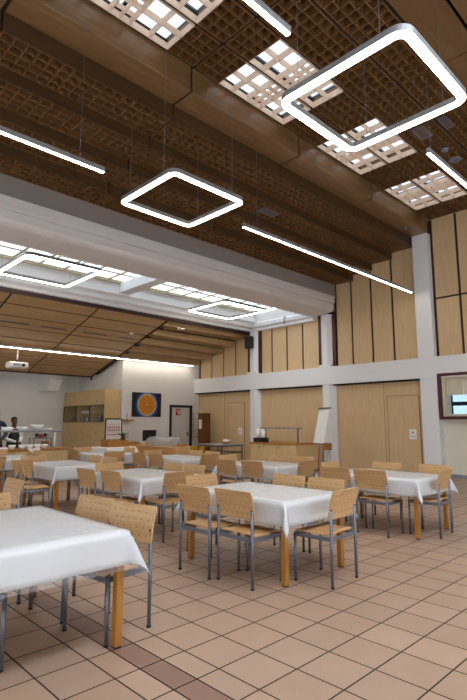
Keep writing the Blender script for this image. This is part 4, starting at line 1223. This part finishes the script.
def person(label, loc, rz, sc, hands, jacket, vest, look_down):
    t = thing('person', label, 'person', loc, rz)
    t.scale = (sc, sc, sc)
    hl, hr = hands        # wrist positions left/right
    def arm(s, w):
        sh = (s * .175, -.01, 1.385); el = (s * .255, -.02, 1.13)
        return sh, el, w
    nodes = {
        'pel': ((0, 0, .93), (.145, .11)), 'wai': ((0, .0, 1.06), (.125, .095)), 'che': ((0, .0, 1.25), (.145, .105)), 'top': ((0, -.01, 1.38), (.10, .075)),
        'nek': ((0, .0, 1.46), .052), 'jaw': ((0, .035, 1.54), (.062, .072)), 'sku': ((0, .015, 1.62), (.078, .092)), 'crn': ((0, .0, 1.69), (.06, .07)),
    }
    E = [('pel', 'wai'), ('wai', 'che'), ('che', 'top'), ('top', 'nek'), ('nek', 'jaw'), ('jaw', 'sku'), ('sku', 'crn')]
    body_arm = {}
    for s, n, w in ((-1, 'l', hl), (1, 'r', hr)):
        sh, el, wr_ = arm(s, w)
        nodes['sh' + n] = (sh, .058); nodes['el' + n] = (el, .042); nodes['wr' + n] = (wr_, .028)
        d = (Vector(wr_) - Vector(el)).normalized()
        pm = Vector(wr_) + d * .06
        nodes['pa' + n] = (tuple(pm), (.036, .022))
        nodes['hp' + n] = ((s * .09, 0, .88), .085); nodes['kn' + n] = ((s * .10, .015, .50), .056); nodes['an' + n] = ((s * .10, -.01, .09), .038); nodes['to' + n] = ((s * .115, .15, .045), .034)
        E += [('top', 'sh' + n), ('sh' + n, 'el' + n), ('el' + n, 'wr' + n), ('wr' + n, 'pa' + n), ('pel', 'hp' + n), ('hp' + n, 'kn' + n), ('kn' + n, 'an' + n), ('an' + n, 'to' + n)]
        body_arm[n] = (s, Vector(el), Vector(wr_), d, pm)
    vs, fs = skin_mesh(nodes, E, 'pel', 2)
    m = MB().add(vs, fs, 0, True)
    for n, (s, el, wr_, d, pm) in body_arm.items():
        side = d.cross(Vector((0, 0, 1))).normalized(); up = side.cross(d)
        for k, ln in enumerate((.070, .078, .074, .058)):
            o = pm + d * .018 + side * (.027 - .018 * k)
            a = o + d * ln * .5 - up * .012; b = a + d * ln * .4 - up * .025
            fn = {'a': (tuple(o - d * .02), .010), 'b': (tuple(a), .009), 'c': (tuple(b), .0075)}
            m.add(*skin_mesh(fn, [('a', 'b'), ('b', 'c')], 'a', 1), 0, True)
        o = wr_ + d * .02 - side * s * .02
        a = o + d * .03 - side * s * .028; b = a + d * .035
        m.add(*skin_mesh({'a': (tuple(o), .012), 'b': (tuple(a), .011), 'c': (tuple(b), .008)}, [('a', 'b'), ('b', 'c')], 'a', 1), 0, True)
    # face: nose, ears, brow, lips belong to the body surface
    m.ball((0, .118, 1.595), .014, .022, .024, 8)
    for s in (-1, 1): m.ball((s * .080, .01, 1.60), .012, .022, .034, 8)
    m.ball((0, .104, 1.553), .028, .012, .008, 8); m.ball((0, .102, 1.541), .024, .012, .008, 8)
    m.build('body', M['skin'], t, fix=False)
    for s in (-1, 1):
        e = MB().ball((s * .032, .092, 1.622), .010, .007, .0055, 8).build('eye', M['paper'], t)
        MB().ball((s * .032, .0972, 1.622), .0055, .004, .005, 6).build('pupil', M['black'], e)
    # hair cap
    h = MB(); n = 18; H = 7; V = []
    for j in range(H):
        ph = R(8) + (PI / 2 - R(8)) * j / (H - 1)
        for k in range(n):
            a = 2 * PI * k / n
            low = 0
            V.append((.084 * math.cos(ph) * math.cos(a), .0 + .100 * math.cos(ph) * math.sin(a) + .008, 1.64 + .085 * math.sin(ph) + (.012 if math.sin(a) > .4 and j == 0 else -.03 if j == 0 and math.sin(a) < 0 else 0)))
    F = [(j * n + k, j * n + (k + 1) % n, (j + 1) * n + (k + 1) % n, (j + 1) * n + k) for j in range(H - 1) for k in range(n)]
    h.add(V, F, 0, True).build('hair', M['hair'], t, fix=False)
    # shirt or jacket with long sleeves, trousers, shoes
    ex = .014
    sn = {k: (nodes[k][0], tuple(r + ex for r in (nodes[k][1] if isinstance(nodes[k][1], tuple) else (nodes[k][1],) * 2))) for k in ('pel', 'wai', 'che', 'top', 'shl', 'shr', 'ell', 'elr', 'wrl', 'wrr')}
    for n in 'lr':
        s, el, wr_, d, pm = body_arm[n]; sn['wr' + n] = (tuple(wr_ - d * .01), (.038, .038))
    SE = [('pel', 'wai'), ('wai', 'che'), ('che', 'top')] + [e for n in 'lr' for e in (('top', 'sh' + n), ('sh' + n, 'el' + n), ('el' + n, 'wr' + n))]
    vs, fs = skin_mesh(sn, SE, 'pel', 2)
    MB().add(vs, fs, 0, True).build('jacket' if jacket else 'shirt', M['navy' if jacket else 'shirt'], t, fix=False)
    tr_ = MB().lathe([(.10, .84), (.155, .88), (.172, .94), (.160, 1.02), (.145, 1.06)], n=20, sx=1.05, sy=.82)
    for s in (-1, 1):
        tr_.lathe([(.052, .10), (.056, .3), (.070, .50), (.092, .72), (.100, .88)], (s * .095, .0, 0), 16, sx=.98, sy=1.0)
    tr_.build('trousers', M['trouser'], t, fix=False)
    for s in (-1, 1): MB().box(s * .11 - .05, s * .11 + .05, -.08, .20, 0, .09, ch=.025).build('shoe', M['black'], t)
    # apron / waistcoat front as an open shell round the body
    V = []; F = []; zz = [.55, .75, .93, 1.06, 1.2, 1.32, 1.40] if vest else [1.02, 1.15, 1.28, 1.42]
    rx = [.225, .215, .195, .165, .160, .14, .11] if vest else [.172, .182, .18, .10]
    ry = [.175, .165, .150, .138, .148, .135, .112] if vest else [.135, .142, .135, .085]
    n = 15; half = R(82) if vest else R(24)
    for j, z in enumerate(zz):
        hh = half * (1 if not vest or j < 5 else (.75 if j == 5 else .45))
        for k in range(n):
            a = PI / 2 - hh + 2 * hh * k / (n - 1)
            V.append((rx[j] * math.cos(a), ry[j] * math.sin(a) - .0, z))
    for j in range(len(zz) - 1):
        for k in range(n - 1): F.append((j * n + k, j * n + k + 1, (j + 1) * n + k + 1, (j + 1) * n + k))
    a = MB().add(V, F, 0, True).build('apron' if vest else 'shirt_front', M['apron' if vest else 'shirt'], t, fix=False)
    md = a.modifiers.new('thick', 'SOLIDIFY'); md.thickness = .006; md.offset = 1
    return t
person('person in white shirt and black apron with hands clasped behind the buffet', (5.13, 13.55, 0), PI + R(14), .955,
       ((-.045, .25, 1.02), (.045, .255, 1.03)), False, True, True)
person('person in navy jacket over white shirt at the left edge of the photo', (4.62, 13.42, 0), PI - R(20), 1.06,
       ((-.16, .30, 1.02), (.15, .32, 1.02)), True, False, False)

# ------------------------------------------------------------------ light: daylight through windows and skylights
w = bpy.data.worlds.new('World'); bpy.context.scene.world = w; w.use_nodes = True
N = w.node_tree.nodes; L = w.node_tree.links
bg = N['Background']
tc = N.new('ShaderNodeTexCoord'); sx = N.new('ShaderNodeSeparateXYZ'); L.new(tc.outputs['Generated'], sx.inputs[0])
rp = N.new('ShaderNodeValToRGB'); L.new(sx.outputs['Z'], rp.inputs['Fac'])
rp.color_ramp.elements[0].position = 0.0; rp.color_ramp.elements[0].color = (0.90, .955, 1, 1)
rp.color_ramp.elements[1].position = 1.0; rp.color_ramp.elements[1].color = (.85, .93, 1, 1)
L.new(rp.outputs['Color'], bg.inputs['Color'])
bg.inputs['Strength'].default_value = 7.0
def portal(loc, rot, sx_, sy_):
    d = bpy.data.lights.new('daylight_portal', 'AREA'); d.shape = 'RECTANGLE'; d.size = sx_; d.size_y = sy_
    d.cycles.is_portal = True
    o = bpy.data.objects.new('daylight_portal', d); C.objects.link(o); o.location = loc; o.rotation_euler = rot
    return o
portal((-3.65, 4.5, 1.72), (0, -PI / 2, 0), 2.0, 17.2)
portal((2.0, -.5, 7.75), (0, 0, 0), 10.2, 2.3)
portal((5.1, 11.4, 5.85), (0, 0, 0), 17.2, 2.8)
portal((4.9, 5.16, 7.85), (0, 0, 0), 17.5, 1.6)

# ------------------------------------------------------------------ camera
cd = bpy.data.cameras.new('camera'); cam = bpy.data.objects.new('camera', cd); C.objects.link(cam)
cd.sensor_fit = 'VERTICAL'; cd.sensor_height = 36.0; cd.sensor_width = 24.0
cd.lens = 496.0 * 36.0 / 700.0
cd.clip_start = .05; cd.clip_end = 200
yaw, pit = R(45.61), R(8.38)
fwd = Vector((math.cos(yaw) * math.cos(pit), math.sin(yaw) * math.cos(pit), math.sin(pit)))
cam.location = (0, 0, 1.48)
cam.rotation_euler = fwd.to_track_quat('-Z', 'Y').to_euler()
S = bpy.context.scene
S.camera = cam
S.view_settings.view_transform = 'Standard'
S.view_settings.look = 'None'
S.view_settings.exposure = 0.42
S.view_settings.gamma = 1.0
S.view_settings.use_curve_mapping = False
S.cycles.use_denoising = True
S.cycles.max_bounces = 10
S.cycles.diffuse_bounces = 6
S.cycles.transparent_max_bounces = 16
S.cycles.sample_clamp_indirect = 6.0
